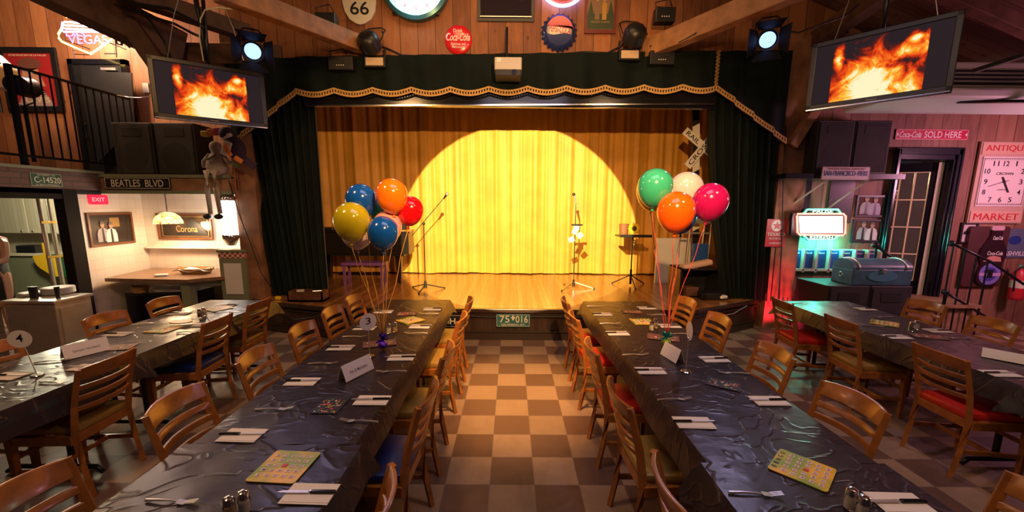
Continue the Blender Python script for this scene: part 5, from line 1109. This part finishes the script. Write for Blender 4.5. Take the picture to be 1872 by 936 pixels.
# ------------------------------------------------------------------ ladder-back chairs
def seatmat(c): return {'r': VRED, 'b': VBLUE, 'o': VOLIVE}[c]
CH = {}
def make_chair(c):
    t = thing('dining_chair', '', 'chair')
    for s in (-1, 1):
        MB().tube([(s*.185, -.035, 0), (s*.185, .0, .2), (s*.185, .02, .43), (s*.188, -.01, .62), (s*.192, -.075, .865)], [.019, .021, .026, .022, .019], 4).out('leg', CHW, t)
        MB().box((s*.2, .40, .21), (.042, .042, .42), taper=.66, bev=.004).out('leg', CHW, t)
        MB().bar((s*.19, .0, .2), (s*.2, .39, .18), .02, .032, .003).out('stretcher', CHW, t)
    MB().bar((-.19, .2, .19), (.19, .2, .19), .02, .03, .003).out('stretcher', CHW, t)
    MB().box((0, .395, .28), (.37, .02, .03), bev=.003).out('stretcher', CHW, t)
    MB().span((-.2, .38, .37), (.2, .41, .43), .003).span((-.215, .02, .37), (-.185, .4, .43), .003).span((.185, .02, .37), (.215, .4, .43), .003).span((-.18, .01, .37), (.18, .04, .43), .003).out('seat_frame', CHW, t)
    def slat(z, h, arch=0.):
        yb = lambda zz: .02-(zz-.43)*.0-(.095*((zz-.43)/.435)**1.4)
        b = MB()
        def f(u, v, side):
            x = -.186+.372*u; bow = .045*(1-(2*u-1)**2); zz = z+(v-.5)*h+arch*(1-(2*u-1)**2)*v
            return Vector((x, yb(zz)-bow+side, zz))
        N = 10; vs = []
        for i in range(N+1): vs.append([b.bm.verts.new(f(i/N, v, s)) for v, s in ((0, -.009), (1, -.009), (1, .009), (0, .009))])
        for i in range(N):
            for k in range(4): b.bm.faces.new((vs[i][k], vs[i+1][k], vs[i+1][(k+1)%4], vs[i][(k+1)%4]))
        b.bm.faces.new(vs[0][::-1]); b.bm.faces.new(vs[-1])
        es = [e for e in b.bm.edges if abs(e.verts[0].co.x-e.verts[1].co.x) > .01]
        bmesh.ops.bevel(b.bm, geom=es, offset=.004, segments=1, affect='EDGES')
        return b
    slat(.827, .082, .012).out('top_rail', CHW, t, smooth='auto')
    for z in (.735, .665, .595): slat(z, .034).out('slat', CHW, t, smooth='auto')
    b = MB(); b.box((0, .215, .455), (.42, .41, .055), bev=.02)
    for v in b.bm.verts:
        if v.co.z > .46: v.co.z += .014*(1-(v.co.x/.21)**2)
        if v.co.y < .1: v.co.x *= .9
    b.out('seat', seatmat(c), t, smooth='auto')
    return t
used = {}
def place_chair(x, y, face, c, label, group, jit=0.):
    if c not in CH: CH[c] = make_chair(c); o = CH[c]
    else: o = copy_tree(CH[c])
    o.location = (x, y, 0); o.rotation_euler = (0, 0, (-PI/2 if face > 0 else PI/2)+R_(jit)); o['label'] = label; o['group'] = group; return o
CN = {'r': 'red', 'b': 'blue', 'o': 'olive'}
ORD = ['nearest the camera', 'second from the camera', 'third from the camera', 'fourth from the camera', 'fifth from the camera', 'sixth from the camera']
def row(x, ys, face, cols, where, group, jit=(2, -2, 1, -1, 2, 0), dx=()):
    for i, (y, c) in enumerate(zip(ys, cols)):
        xx = x[i] if isinstance(x, (list, tuple)) else x
        place_chair(xx, y, face, c, '%s-seated chair %s, %s' % (CN[c], where, ORD[i]), group, jit[i])
row(-1.685, (1.28, 1.98, 2.64, 3.26, 3.83, 4.36), 1, 'oooboo', 'left side of left aisle table', 'chairs on the left side of the left aisle table', (4, 3, 2, 0, -1, 0))
row(-.53, (1.24, 2.08, 2.74, 3.60, 4.26), -1, 'obooo', 'aisle side of left aisle table', 'chairs on the aisle side of the left aisle table')
row(.68, (1.34, 2.09, 2.83, 3.67, 4.29), 1, 'oorrr', 'aisle side of right aisle table', 'chairs on the aisle side of the right table', (0, 2, -1, 1, 0))
row((1.86, 1.80, 1.85, 1.90, 1.90), (1.22, 2.04, 2.77, 3.65, 4.35), -1, 'orooo', 'right side of right aisle table', 'chairs on the right side of the right table', (-4, 4, 0, 0, 3))
row((-2.73, -2.70, -2.74), (2.52, 3.48, 4.15), -1, 'obo', 'right side of far left table', 'chairs on the right side of the far left table', (2, 4, 2))
row((-3.66, -3.64, -3.64), (2.72, 3.56, 4.18), 1, 'ooo', 'left side of far left table', 'chairs on the left side of the far left table', (0, 0, 0))
row((3.17, 3.15, 3.09), (2.75, 3.60, 4.32), 1, 'ror', 'left side of far right table', 'chairs on the left side of the far right table', (-3, -4, -6))
row((4.40, 4.50), (3.57, 4.27), -1, 'oo', 'right side of far right table', 'chairs on the right side of the far right table', (-3, 3))

# ------------------------------------------------------------------ things on the tables
TT = TZ+.0075
def on(px, py, z=TT): p = atz(px, py, z); return Vector((p.x, p.y, z))
PLACES = {}
def place_label(tname, side, i, n):
    o = ['nearest the camera', 'second from the camera', 'third from the camera', 'fourth from the camera', 'fifth from the camera', 'sixth from the camera'][i]
    return '%s, %s' % (side, o)
KN = {}
def make_knife():
    t = thing('table_knife', '', 'knife')
    MB().box((.055, 0, .006), (.10, .016, .011), bev=.004).out('handle', BLKG, t)
    MB().prism([(0, -.007), (-.105, -.004), (-.12, .003), (-.11, .008), (0, .008)], .0018, Matrix.Rotation(R_(90), 4, 'X') @ Matrix.Translation((0, .006, 0))).out('blade', STEEL, t)
    return t
def make_fork():
    t = thing('table_fork', '', 'fork')
    b = MB(); b.tube([(.10, 0, .003), (.05, 0, .007), (0, 0, .008), (-.03, 0, .004)], [.006, .0045, .003, .0035], 6)
    b.box((-.045, 0, .004), (.035, .024, .002), Matrix.Rotation(R_(-8), 4, 'Y'))
    b.out('handle', STEEL, t, smooth='auto')
    b = MB()
    for k in range(4): b.box((-.082, -.0095+k*.0063, .009), (.046, .0028, .002), Matrix.Rotation(R_(10), 4, 'Y'))
    b.out('tines', STEEL, t)
    return t
def inst(kind, maker):
    if kind not in KN: KN[kind] = maker(); return KN[kind]
    return copy_tree(KN[kind])
def napkin_set(px, py, side, where, w_=.19, d_=.115, ang=0., m=PAPER):
    p = on(px, py)
    o = MB().box((0, 0, .0012), (w_, d_, .0024)).box((.004, .003, .0034), (w_*.96, d_*.9, .0016)).out('paper_napkin', m); o.location = p; o.rotation_euler = (0, 0, ang)
    tag(o, 'white napkin, '+where, 'napkin', 'paper napkins laid on the tables')
    k = inst('knife', make_knife); k.location = (p.x+(-.005), p.y, TT+.0045); k.rotation_euler = (0, 0, ang+(PI if side < 0 else 0)+R_(2)); k['label'] = 'black-handled knife, '+where; k['group'] = 'knives lying on the napkins'
def fork(px, py, ang, where):
    k = inst('fork', make_fork); k.location = on(px, py); k.rotation_euler = (0, 0, R_(ang)); k['label'] = 'steel fork, '+where; k['group'] = 'forks on the tables'
T3, T2, T4, T1 = 'left aisle table', 'right aisle table', 'far left table', 'far right table'
def run(nap, side, tname, sname, forks, fa):
    for i, (x, y) in enumerate(nap): napkin_set(x, y, side, place_label(tname, tname+' '+sname, i, 0), ang=R_((i*37 % 5)-2))
    for i, (x, y) in enumerate(forks): fork(x, y, fa+((i*53) % 9)-4, place_label(tname, tname+' '+sname, i, 0))
run([(443, 796), (553, 698), (623, 636), (667, 600), (701, 570)], -1, T3, 'left side', [(312, 918), (501, 749), (590, 665), (648, 616)], 180)
run([(567, 903), (681, 732), (734, 654), (768, 597), (791, 565)], 1, T3, 'aisle side', [(657, 771), (716, 680), (761, 610), (784, 574)], 0)
run([(1268, 773), (1189, 678), (1129, 609.5), (1101, 574.5)], -1, T2, 'aisle side', [(1380, 904), (1232, 731), (1161, 649), (1115, 592), (1089, 560.5)], 180)
run([(1645, 920), (1406, 733), (1306, 657), (1224, 596), (1182, 563)], 1, T2, 'right side', [(1342, 683), (1236, 611), (1200, 576)], 0)
run([(160, 672), (415, 558)], 1, T4, 'right side', [(99, 700), (345, 608), (408, 570)], 180)
run([(15, 688), (216, 611), (328, 573)], -1, T4, 'left side', [(95, 661), (266, 592)], 200)
run([(1829, 683), (1640, 616)], -1, T1, 'left side', [(1597, 596), (1463, 556)], 170)
run([(1714, 605), (1582, 565)], 1, T1, 'right side', [(1752, 619), (1615, 580)], 0)
napkin_set(375, 594, 1, 'on the right side of the far left table beside the card tray')
# bingo cards
BG = {}
def bingo(px, py, ang, label, big=True, letters=True, base=(.30,.36,.03)):
    t = thing('bingo_card', label, 'bingo card', on(px, py, TZ+.007), R_(ang)); s = .21
    RX = Matrix.Rotation(R_(-90), 4, 'X')      # lies flat: local XZ outline becomes XY
    T = Matrix.Rotation(R_(-90), 4, 'X')
    gm = MATS.get('bingo_green')
    if not gm:
        gm = mat('bingo_green', (.35,.42,.03), .35); n, l = nodes(gm); tc = n.new('ShaderNodeTexCoord'); no = n.new('ShaderNodeTexNoise'); no.inputs['Scale'].default_value = 7; l.new(tc.outputs['Object'], no.inputs['Vector'])
        r = n.new('ShaderNodeValToRGB'); r.color_ramp.elements[0].color = (.22, .34, .02, 1); r.color_ramp.elements[1].color = (.75, .42, .02, 1); r.color_ramp.elements[0].position = .42; r.color_ramp.elements[1].position = .62; l.new(no.outputs['Fac'], r.inputs['Fac']); l.new(r.outputs['Color'], n['Principled BSDF'].inputs['Base Color'])
    b = MB(); b.prism(rrect(s, s, .014), .004, Matrix.Translation((0, 0, .004)) @ Matrix.Rotation(R_(-90), 4, 'X')); b.out('board', gm, t)
    x0 = .012 if letters else 0; st_ = .036
    b = MB()
    for i in range(5):
        for j in range(5):
            if (i, j) != (2, 2): b.box(((i-2)*st_*(1 if letters else 1.03), (j-2)*.033-(.014 if letters else 0), .0045), (.022, .017, .002))
    b.out('number_windows', mat('bingo_pink', (.75,.55,.5), .5), t)
    MB().box((0, -.014 if letters else 0, .005), (.02, .02, .003)).out('free_space', RED, t)
    if big:
        b = MB(); rr = random.Random(int(px))
        for i in range(5):
            for j in range(5):
                if (i, j) == (2, 2): continue
                me = text_mesh(str(i*15+rr.randint(1, 15)), .014, .011, .0004, .02); T_ = Matrix.Translation(((i-2)*st_, (j-2)*.033-(.014 if letters else 0), .0056)) @ Matrix.Rotation(R_(-90), 4, 'X')
                T_ = Matrix.Translation(((i-2)*st_, (j-2)*.033-(.014 if letters else 0), .0056)) @ Matrix.Rotation(R_(-90), 4, 'X')
                k0 = len(b.bm.verts); b.bm.from_mesh(me); b.bm.verts.ensure_lookup_table()
                for v in b.bm.verts[k0:]: v.co = T_ @ v.co
                bpy.data.meshes.remove(me)
        b.out('numbers', NAVY, t)
    if letters:
        for k, ch in enumerate('BINGO'): text('letter', ch, .016, .02, BLK, t, ((k-2)*.034, .088, .0046), .0006, .02, rot=(R_(-90), 0, 0))
    return t
bingo(521, 853, -4, 'green and orange bingo card near the camera on the left aisle table', letters=False)
bingo(1466, 858, 43, 'green bingo card lettered BINGO near the camera on right aisle table')
bingo(750, 585.5, 48, 'green bingo card at the far end of the left aisle table', big=False)
bingo(1174, 588, 0, 'bright green bingo card at the far end of right aisle table', big=False)
bingo(1617, 591, 45, 'green bingo card on the far right table', big=False)
bingo(300, 602, 84, 'yellowish bingo card on the far left table', big=False)
bingo(400, 564, 60, 'tan bingo card at the far end of the far left table', big=False)
# flyers and loose counters
def flyer(px, py, ang, w_, h_, label, m, seed, n=46):
    t = thing('flyer', label, 'flyer', on(px, py), R_(ang)); MB().box((0, 0, .0012), (w_, h_, .0024)).out('sheet', m, t); rr = random.Random(seed)
    for nm, c in (('printed_red', (.5,.03,.03)), ('printed_gold', (.6,.3,.04)), ('printed_pale', (.6,.5,.5)), ('printed_green', (.1,.25,.05))):
        b = MB()
        for k in range(n//4): b.box((rr.uniform(-.4, .4)*w_, rr.uniform(-.42, .3)*h_, .003), (rr.uniform(.006, .018), rr.uniform(.005, .014), .0014), rr.uniform(0, 3))
        b.out(nm, mat(nm, c, .5), t)
    return t
flyer(606, 740, -2, .145, .2, 'black flyer with coloured print on the left aisle table', BLK, 1)
flyer(1322, 702, -34, .2, .14, 'black flyer with coloured print on right aisle table', BLK, 2)
flyer(217, 635, 15, .2, .14, 'reddish printed flyer beside the name card on the far left table', mat('flyer_tan', (.3,.18,.14), .5), 3)
flyer(744, 573.5, 10, .2, .13, 'coloured flyer at the far end of the left aisle table', mat('flyer_brown', (.15,.06,.05), .5), 4)
flyer(1156, 570, -10, .2, .13, 'coloured flyer at the far end of right aisle table', mat('flyer_brown', (.15,.06,.05), .5), 5)
flyer(1697, 615, -20, .24, .14, 'coloured flyer beside the shakers on the far right table', mat('flyer_brown', (.15,.06,.05), .5), 6)
flyer(694, 628, 20, .26, .15, 'fan of coloured flyers under the balloon weight on the left aisle table', mat('flyer_brown', (.15,.06,.05), .5), 7)
flyer(1212, 617, -20, .26, .15, 'fan of coloured flyers under the balloon weight on right aisle table', mat('flyer_brown', (.15,.06,.05), .5), 8)
# shakers
def shaker(px, py, label, fill):
    t = thing('shaker', label, 'shaker', on(px, py)); 
    MB().lathe([(.018, 0), (.021, .004), (.021, .05), (.0175, .06), (.0165, .06), (.0185, .05), (.0185, .006), (.002, .005)], 10).out('jar', GLASS, t, smooth='auto')
    MB().cyl((0, 0, .0055), (0, 0, .046), .0178, seg=10).out('contents', fill, t, smooth='auto')
    MB().lathe([(.019, .058), (.0195, .072), (.016, .084), (.006, .089), (.001, .089)], 14).out('lid', CHROME, t, smooth='auto')
SALT = mat('salt', (.8,.74,.62), .8); PEP = mat('pepper', (.16,.11,.08), .8); SUG = mat('tan_seasoning', (.5,.35,.2), .8)
for (x, y, l, f) in ((422, 948, 'glass shaker near the camera on the left aisle table, left one', SUG), (448, 936, 'glass shaker near the camera on the left aisle table, right one', SALT),
    (711, 609, 'glass salt shaker at the far end of the left aisle table', SALT), (722, 606, 'glass pepper shaker at the far end of the left aisle table', SUG),
    (1191, 603, 'glass shaker with white salt on right aisle table, far end', SALT), (1198, 599, 'glass shaker at the far end of right aisle table, behind the salt', SUG),
    (1553, 930, 'glass shaker near the camera on right aisle table, rear one', SALT), (1575, 946, 'glass shaker near the camera on right aisle table, front one', SALT),
    (1665, 605, 'glass shaker with dark pepper on the far right table', PEP), (1674, 602, 'glass shaker with salt on the far right table', SALT),
    (366, 580, 'glass shaker with pepper on the far left table', PEP), (374, 577, 'glass shaker with salt on the far left table', SALT)): shaker(x, y, l, f)
# name cards
def tent(px, py, ang, label, txt, w_=.25, h_=.10, d_=.075):
    t = thing('name_card', label, 'name card', on(px, py), R_(ang))
    for s in (1, -1):
        M0 = Matrix.Translation((0, 0, h_)) @ Matrix.Rotation(math.atan2(d_/2, h_)*s, 4, 'X')
        o = MB().prism([(-w_/2, 0), (w_/2, 0), (w_/2, -math.hypot(h_, d_/2)), (-w_/2, -math.hypot(h_, d_/2))], .0015).out('card_leaf', FOLD, t); o.matrix_local = M0 @ Matrix.Rotation(0, 4, 'Z')
        if s == -1: text('lettering', txt, w_*.6, .022, mat('ink_grey', (.12,.1,.12), .6), o, (0, -.0005, -.06), .0004, .005)
    return t
tent(158, 647, 66, 'white folded name card on the far left table', 'Sylvain Norbert')
tent(652, 684, 66, 'white folded name card on the left aisle table', 'Fito & Micheline')
tent(1229, 655, 102, 'white folded name card on right aisle table', 'Denis & Suzie', .2)
t = thing('name_card', 'curled white paper standing on the far right table near the edge', 'paper', on(1838, 656), R_(-50))
MB().grid(lambda u, v: Vector(((u-.5)*.24, -.08+.16*v, .002+.055*math.sin(PI*v)**.8)), 8, 16).out('curled_sheet', PAPER, t, smooth=True)
# number stands
def numstand(px, py, n, label, ang, h_=.2, tilt=0, squash=1.):
    t = thing('table_number', label, 'table number', on(px, py), R_(ang))
    MB().lathe([(.001, .006), (.03, .006), (.034, .002), (.034, 0), (.001, 0)], 20).out('base', CHROME, t, smooth='auto')
    MB().cyl((0, 0, .004), (tilt*-.04, 0, h_), .0028).out('rod', STEEL, t, smooth='auto'); MB().tube([(tilt*-.04+.012*math.cos(a*PI/6), 0, h_+.008+.012*math.sin(a*PI/6)) for a in range(12)], .0018, 5, True).out('clip', CHROME, t)
    d = MB().prism(ell(.068, .064 if not tilt else .058, 30, (tilt*-.055, h_+.05)), .0015, Matrix.Translation((0, -.003, 0))).out('disc', FOLD, t)
    text('numeral', n, .038, .05, BLK, d, (tilt*-.055, -.0035, h_+.058), .0004, .01)
numstand(68, 686, '4', 'round white card with number 4 on a thin stand, left table', 10, .20, 1)
numstand(676, 651, '3', 'round white card with number 3 on a thin stand beside the purple weight', 50, .215, 0)
numstand(1254, 679, '2', 'round white table number turned edge-on on a thin stand right of the aisle', 82, .24, 0)
tag(MB().prism(ell(.1, .06, 20), .012, Matrix.Rotation(R_(90), 4, 'X')).out('card_tray', mat('tray_wood', (.55,.36,.2), .4)), 'small pale wooden tray on the far left table', 'tray').location = on(331, 592)+Vector((0, 0, .013))

# ------------------------------------------------------------------ balloons
def bmat(n, c): 
    m = mat('balloon_'+n, c, .12, coat=.6); m.node_tree.nodes['Principled BSDF'].inputs['Subsurface Weight'].default_value = .25; m.node_tree.nodes['Principled BSDF'].inputs['Subsurface Radius'].default_value = (.1,.1,.1); return m
def balloon(px, py, Y, r, col, c, anchor, rib, label, tilt=0.):
    p = aty(px, py, Y); t = thing('balloon', label, 'balloon', p); t['group'] = 'balloons'
    prof = []
    for k in range(22):
        a = PI*k/21-PI/2; rr_ = math.cos(a); z = math.sin(a)
        if z < 0: rr_ = rr_**1.12; z *= 1.28
        prof.append((max(.002, r*rr_), r*z))
    M0 = Matrix.Rotation(R_(tilt), 4, 'Y')
    MB().lathe(prof, 28, M=M0).out('skin', bmat(col, c), t, smooth=True)
    kn = M0 @ Vector((0, 0, -1.28*r)); kb = M0 @ Vector((0, 0, -1.28*r-.02))
    MB().cyl(kb, kn, .014, .004, 8).out('knot', bmat(col, c), t, smooth='auto')
    e = Vector(anchor)-p
    MB().tube([kb]+[kb.lerp(e, i/8)+Vector((.008*math.sin(i*1.4+px), 0, 0)) for i in range(1, 9)], .0028, 5).out('ribbon', rib, t, smooth=True)
RO = mat('gold_ribbon', (.65,.33,.08), .35); RP = mat('red_ribbon', (.55,.06,.06), .35)
w3 = on(700, 637, TZ+.01); A3 = (w3.x, w3.y, TZ+.12)
BL = (.005, .085, .42); 
for a in ((643, 402, 2.78, .121, 'yellow', (.60,.50,.01), 'yellow-green balloon in the left bunch, lowest left', 4), (660, 364, 2.98, .110, 'blue', BL, 'blue balloon in the left bunch behind the yellow one', -6), (700, 423, 2.72, .103, 'blue', BL, 'blue balloon in the left bunch, lowest in the middle', 0),
    (716, 355, 2.9, .111, 'orange', (.85,.17,.005), 'orange balloon at the top of the left bunch', -4), (750, 383, 3.0, .098, 'red', (.68,.004,.008), 'red balloon at the right of the left bunch', 8), (652, 420, 3.08, .123, 'white', (.68,.55,.56), 'white balloon behind the yellow one in the left bunch', 0),
    (703, 384, 3.15, .112, 'teal', (.05,.4,.25), 'teal balloon almost hidden in the middle of the left bunch', 0), (708, 412, 2.95, .104, 'pink', (.7,.32,.33), 'pale pink balloon hidden behind the lower blue one', 0)):
    balloon(a[0], a[1], a[2], a[3], a[4], a[5], A3, RO, a[6], a[7])
w2 = on(1217, 632, TZ+.01); A2 = (w2.x, w2.y, TZ+.1)
for a in ((1198, 340, 3.1, .131, 'mint', (.04,.42,.26), 'mint green balloon at the upper left of the right bunch', 4), (1254, 345, 3.45, .141, 'white', (.68,.55,.56), 'white balloon at the top of the right bunch', 0), (1236, 384, 2.95, .134, 'orange2', (.85,.11,.004), 'orange balloon lowest in front of the right bunch', 0),
    (1299, 366, 3.1, .130, 'magenta', (.42,.006,.12), 'magenta balloon at the right of the right bunch', 8), (1241, 388, 3.24, .14, 'blue', BL, 'blue balloon behind the orange one in the right bunch', -8), (1195, 347, 3.42, .14, 'yellow2', (.75,.45,.03), 'yellow balloon hidden behind the mint green one', 4)):
    balloon(a[0], a[1], a[2], a[3], a[4], a[5], A2, RP, a[6], a[7])
def weight(w_, name, col, col2, label):
    t = thing('balloon_weight', label, 'balloon weight', w_); m = mat(name, col, .18, metal=.7, bump=.8, bscale=70); m2 = mat(name+'2', col2, .18, metal=.7)
    MB().sph((0, 0, .032), .038, (1, 1, .85), 14, 8).out('wrapped_base', m, t, smooth=True)
    MB().lathe([(.008, .055), (.012, .075), (.034, .115), (.03, .112), (.006, .08)], 10).out('foil_top', m2, t)
    b = MB(); rr_ = random.Random(9)
    for k in range(9): a = k*.7; b.bar((0, 0, .07), (.05*math.cos(a), .05*math.sin(a), .08+.03*math.sin(k)), .004, .01)
    b.out('foil_bow', m2, t)
weight(w3, 'purple_foil', (.10,.02,.5), (.04,.02,.45), 'purple foil balloon weight on the left aisle table')
weight(w2, 'green_foil', (.25,.35,.03), (.01,.3,.35), 'green and teal foil balloon weight on right aisle table')

# ------------------------------------------------------------------ a cook at the left edge, seen through the kitchen opening
p = aty(-22, 470, 5.3)
cook = thing('person', 'person in a dark cap and pinkish shirt working in the kitchen at the left edge', 'person', (p.x, 5.3, 0), R_(200))
bm = bmesh.new(); V = {}
J = {'pel': (0, 0, .95, .13), 'ch': (0, .03, 1.25, .16), 'nk': (0, .06, 1.47, .06), 'hd': (0, .10, 1.60, .095), 'hd2': (0, .12, 1.70, .085),
     'sl': (-.2, .04, 1.38, .065), 'el': (-.27, .18, 1.14, .045), 'wl': (-.2, .4, 1.08, .032), 'sr': (.2, .04, 1.38, .065), 'er': (.27, .18, 1.14, .045), 'wr': (.2, .4, 1.08, .032),
     'hl': (-.1, 0, .88, .1), 'kl': (-.11, .03, .48, .065), 'al': (-.11, 0, .09, .045), 'fl': (-.11, .16, .04, .04), 'hr': (.1, 0, .88, .1), 'kr': (.11, .03, .48, .065), 'ar': (.11, 0, .09, .045), 'fr': (.11, .16, .04, .04)}
for sd, k in (('l', -1), ('r', 1)):
    J['p'+sd] = (k*.19, .47, 1.08, .03)
    for i in range(4): J['f%d%s' % (i, sd)] = (k*(.165+.018*i), .53, 1.07, .009); J['g%d%s' % (i, sd)] = (k*(.165+.018*i), .565, 1.045, .008)
    J['t'+sd] = (k*.15, .49, 1.06, .010); J['u'+sd] = (k*.135, .52, 1.05, .009)
for k, v in J.items(): V[k] = bm.verts.new(v[:3])
E_ = [('pel','ch'), ('ch','nk'), ('nk','hd'), ('hd','hd2'), ('ch','sl'), ('sl','el'), ('el','wl'), ('ch','sr'), ('sr','er'), ('er','wr'), ('pel','hl'), ('hl','kl'), ('kl','al'), ('al','fl'), ('pel','hr'), ('hr','kr'), ('kr','ar'), ('ar','fr')]
for sd in 'lr':
    E_ += [('w'+sd, 'p'+sd), ('w'+sd, 't'+sd), ('t'+sd, 'u'+sd)]
    for i in range(4): E_ += [('p'+sd, 'f%d%s' % (i, sd)), ('f%d%s' % (i, sd), 'g%d%s' % (i, sd))]
for a, c in E_: bm.edges.new((V[a], V[c]))
me = bpy.data.meshes.new('body'); order = list(J); bm.verts.index_update(); bm.to_mesh(me); bm.free()
bo = bpy.data.objects.new('body', me); COL.objects.link(bo); bo.parent = cook
md = bo.modifiers.new('skin', 'SKIN'); 
if not me.skin_vertices: me.attributes.new('x', 'FLOAT', 'POINT')
sv = me.skin_vertices[0].data if me.skin_vertices else None
if sv:
    for i, k in enumerate(order): sv[i].radius = (J[k][3], J[k][3]); sv[i].use_root = (i == 0)
bo.modifiers.new('sub', 'SUBSURF').levels = 1; bo.modifiers['sub'].render_levels = 1
me.materials.append(mat('skin_tone', (.5,.28,.2), .5))
MB().lathe([(.14, .93), (.165, 1.1), (.2, 1.3), (.19, 1.4), (.08, 1.47)], 18).out('shirt', mat('cook_shirt', (.32,.10,.10), .8), cook, smooth=True)
MB().lathe([(.17, .5), (.165, .8), (.16, 1.12)], 18).out('apron', BLK, cook, smooth=True)
MB().lathe([(.10, 1.66), (.105, 1.72), (.08, 1.79), (.01, 1.81)], 18, c=(0, .11, 0)).box((0, .23, 1.68), (.14, .1, .012)).out('cap', BLK, cook, smooth=True)
MB().sph((0, .205, 1.60), .016, (1, 1.3, 1.4)).out('nose', mat('skin_tone', (.5,.28,.2), .5), cook, smooth=True)
for s in (-1, 1):
    MB().sph((s*.035, .185, 1.63), .011).out('eye', BLKG, cook, smooth=True); MB().sph((s*.092, .11, 1.61), .02, (.4, 1, 1.5)).out('ear', mat('skin_tone', (.5,.28,.2), .5), cook, smooth=True)
MB().box((0, .19, 1.56), (.04, .012, .008), bev=.003).out('mouth', mat('lip', (.35,.1,.08), .5), cook)
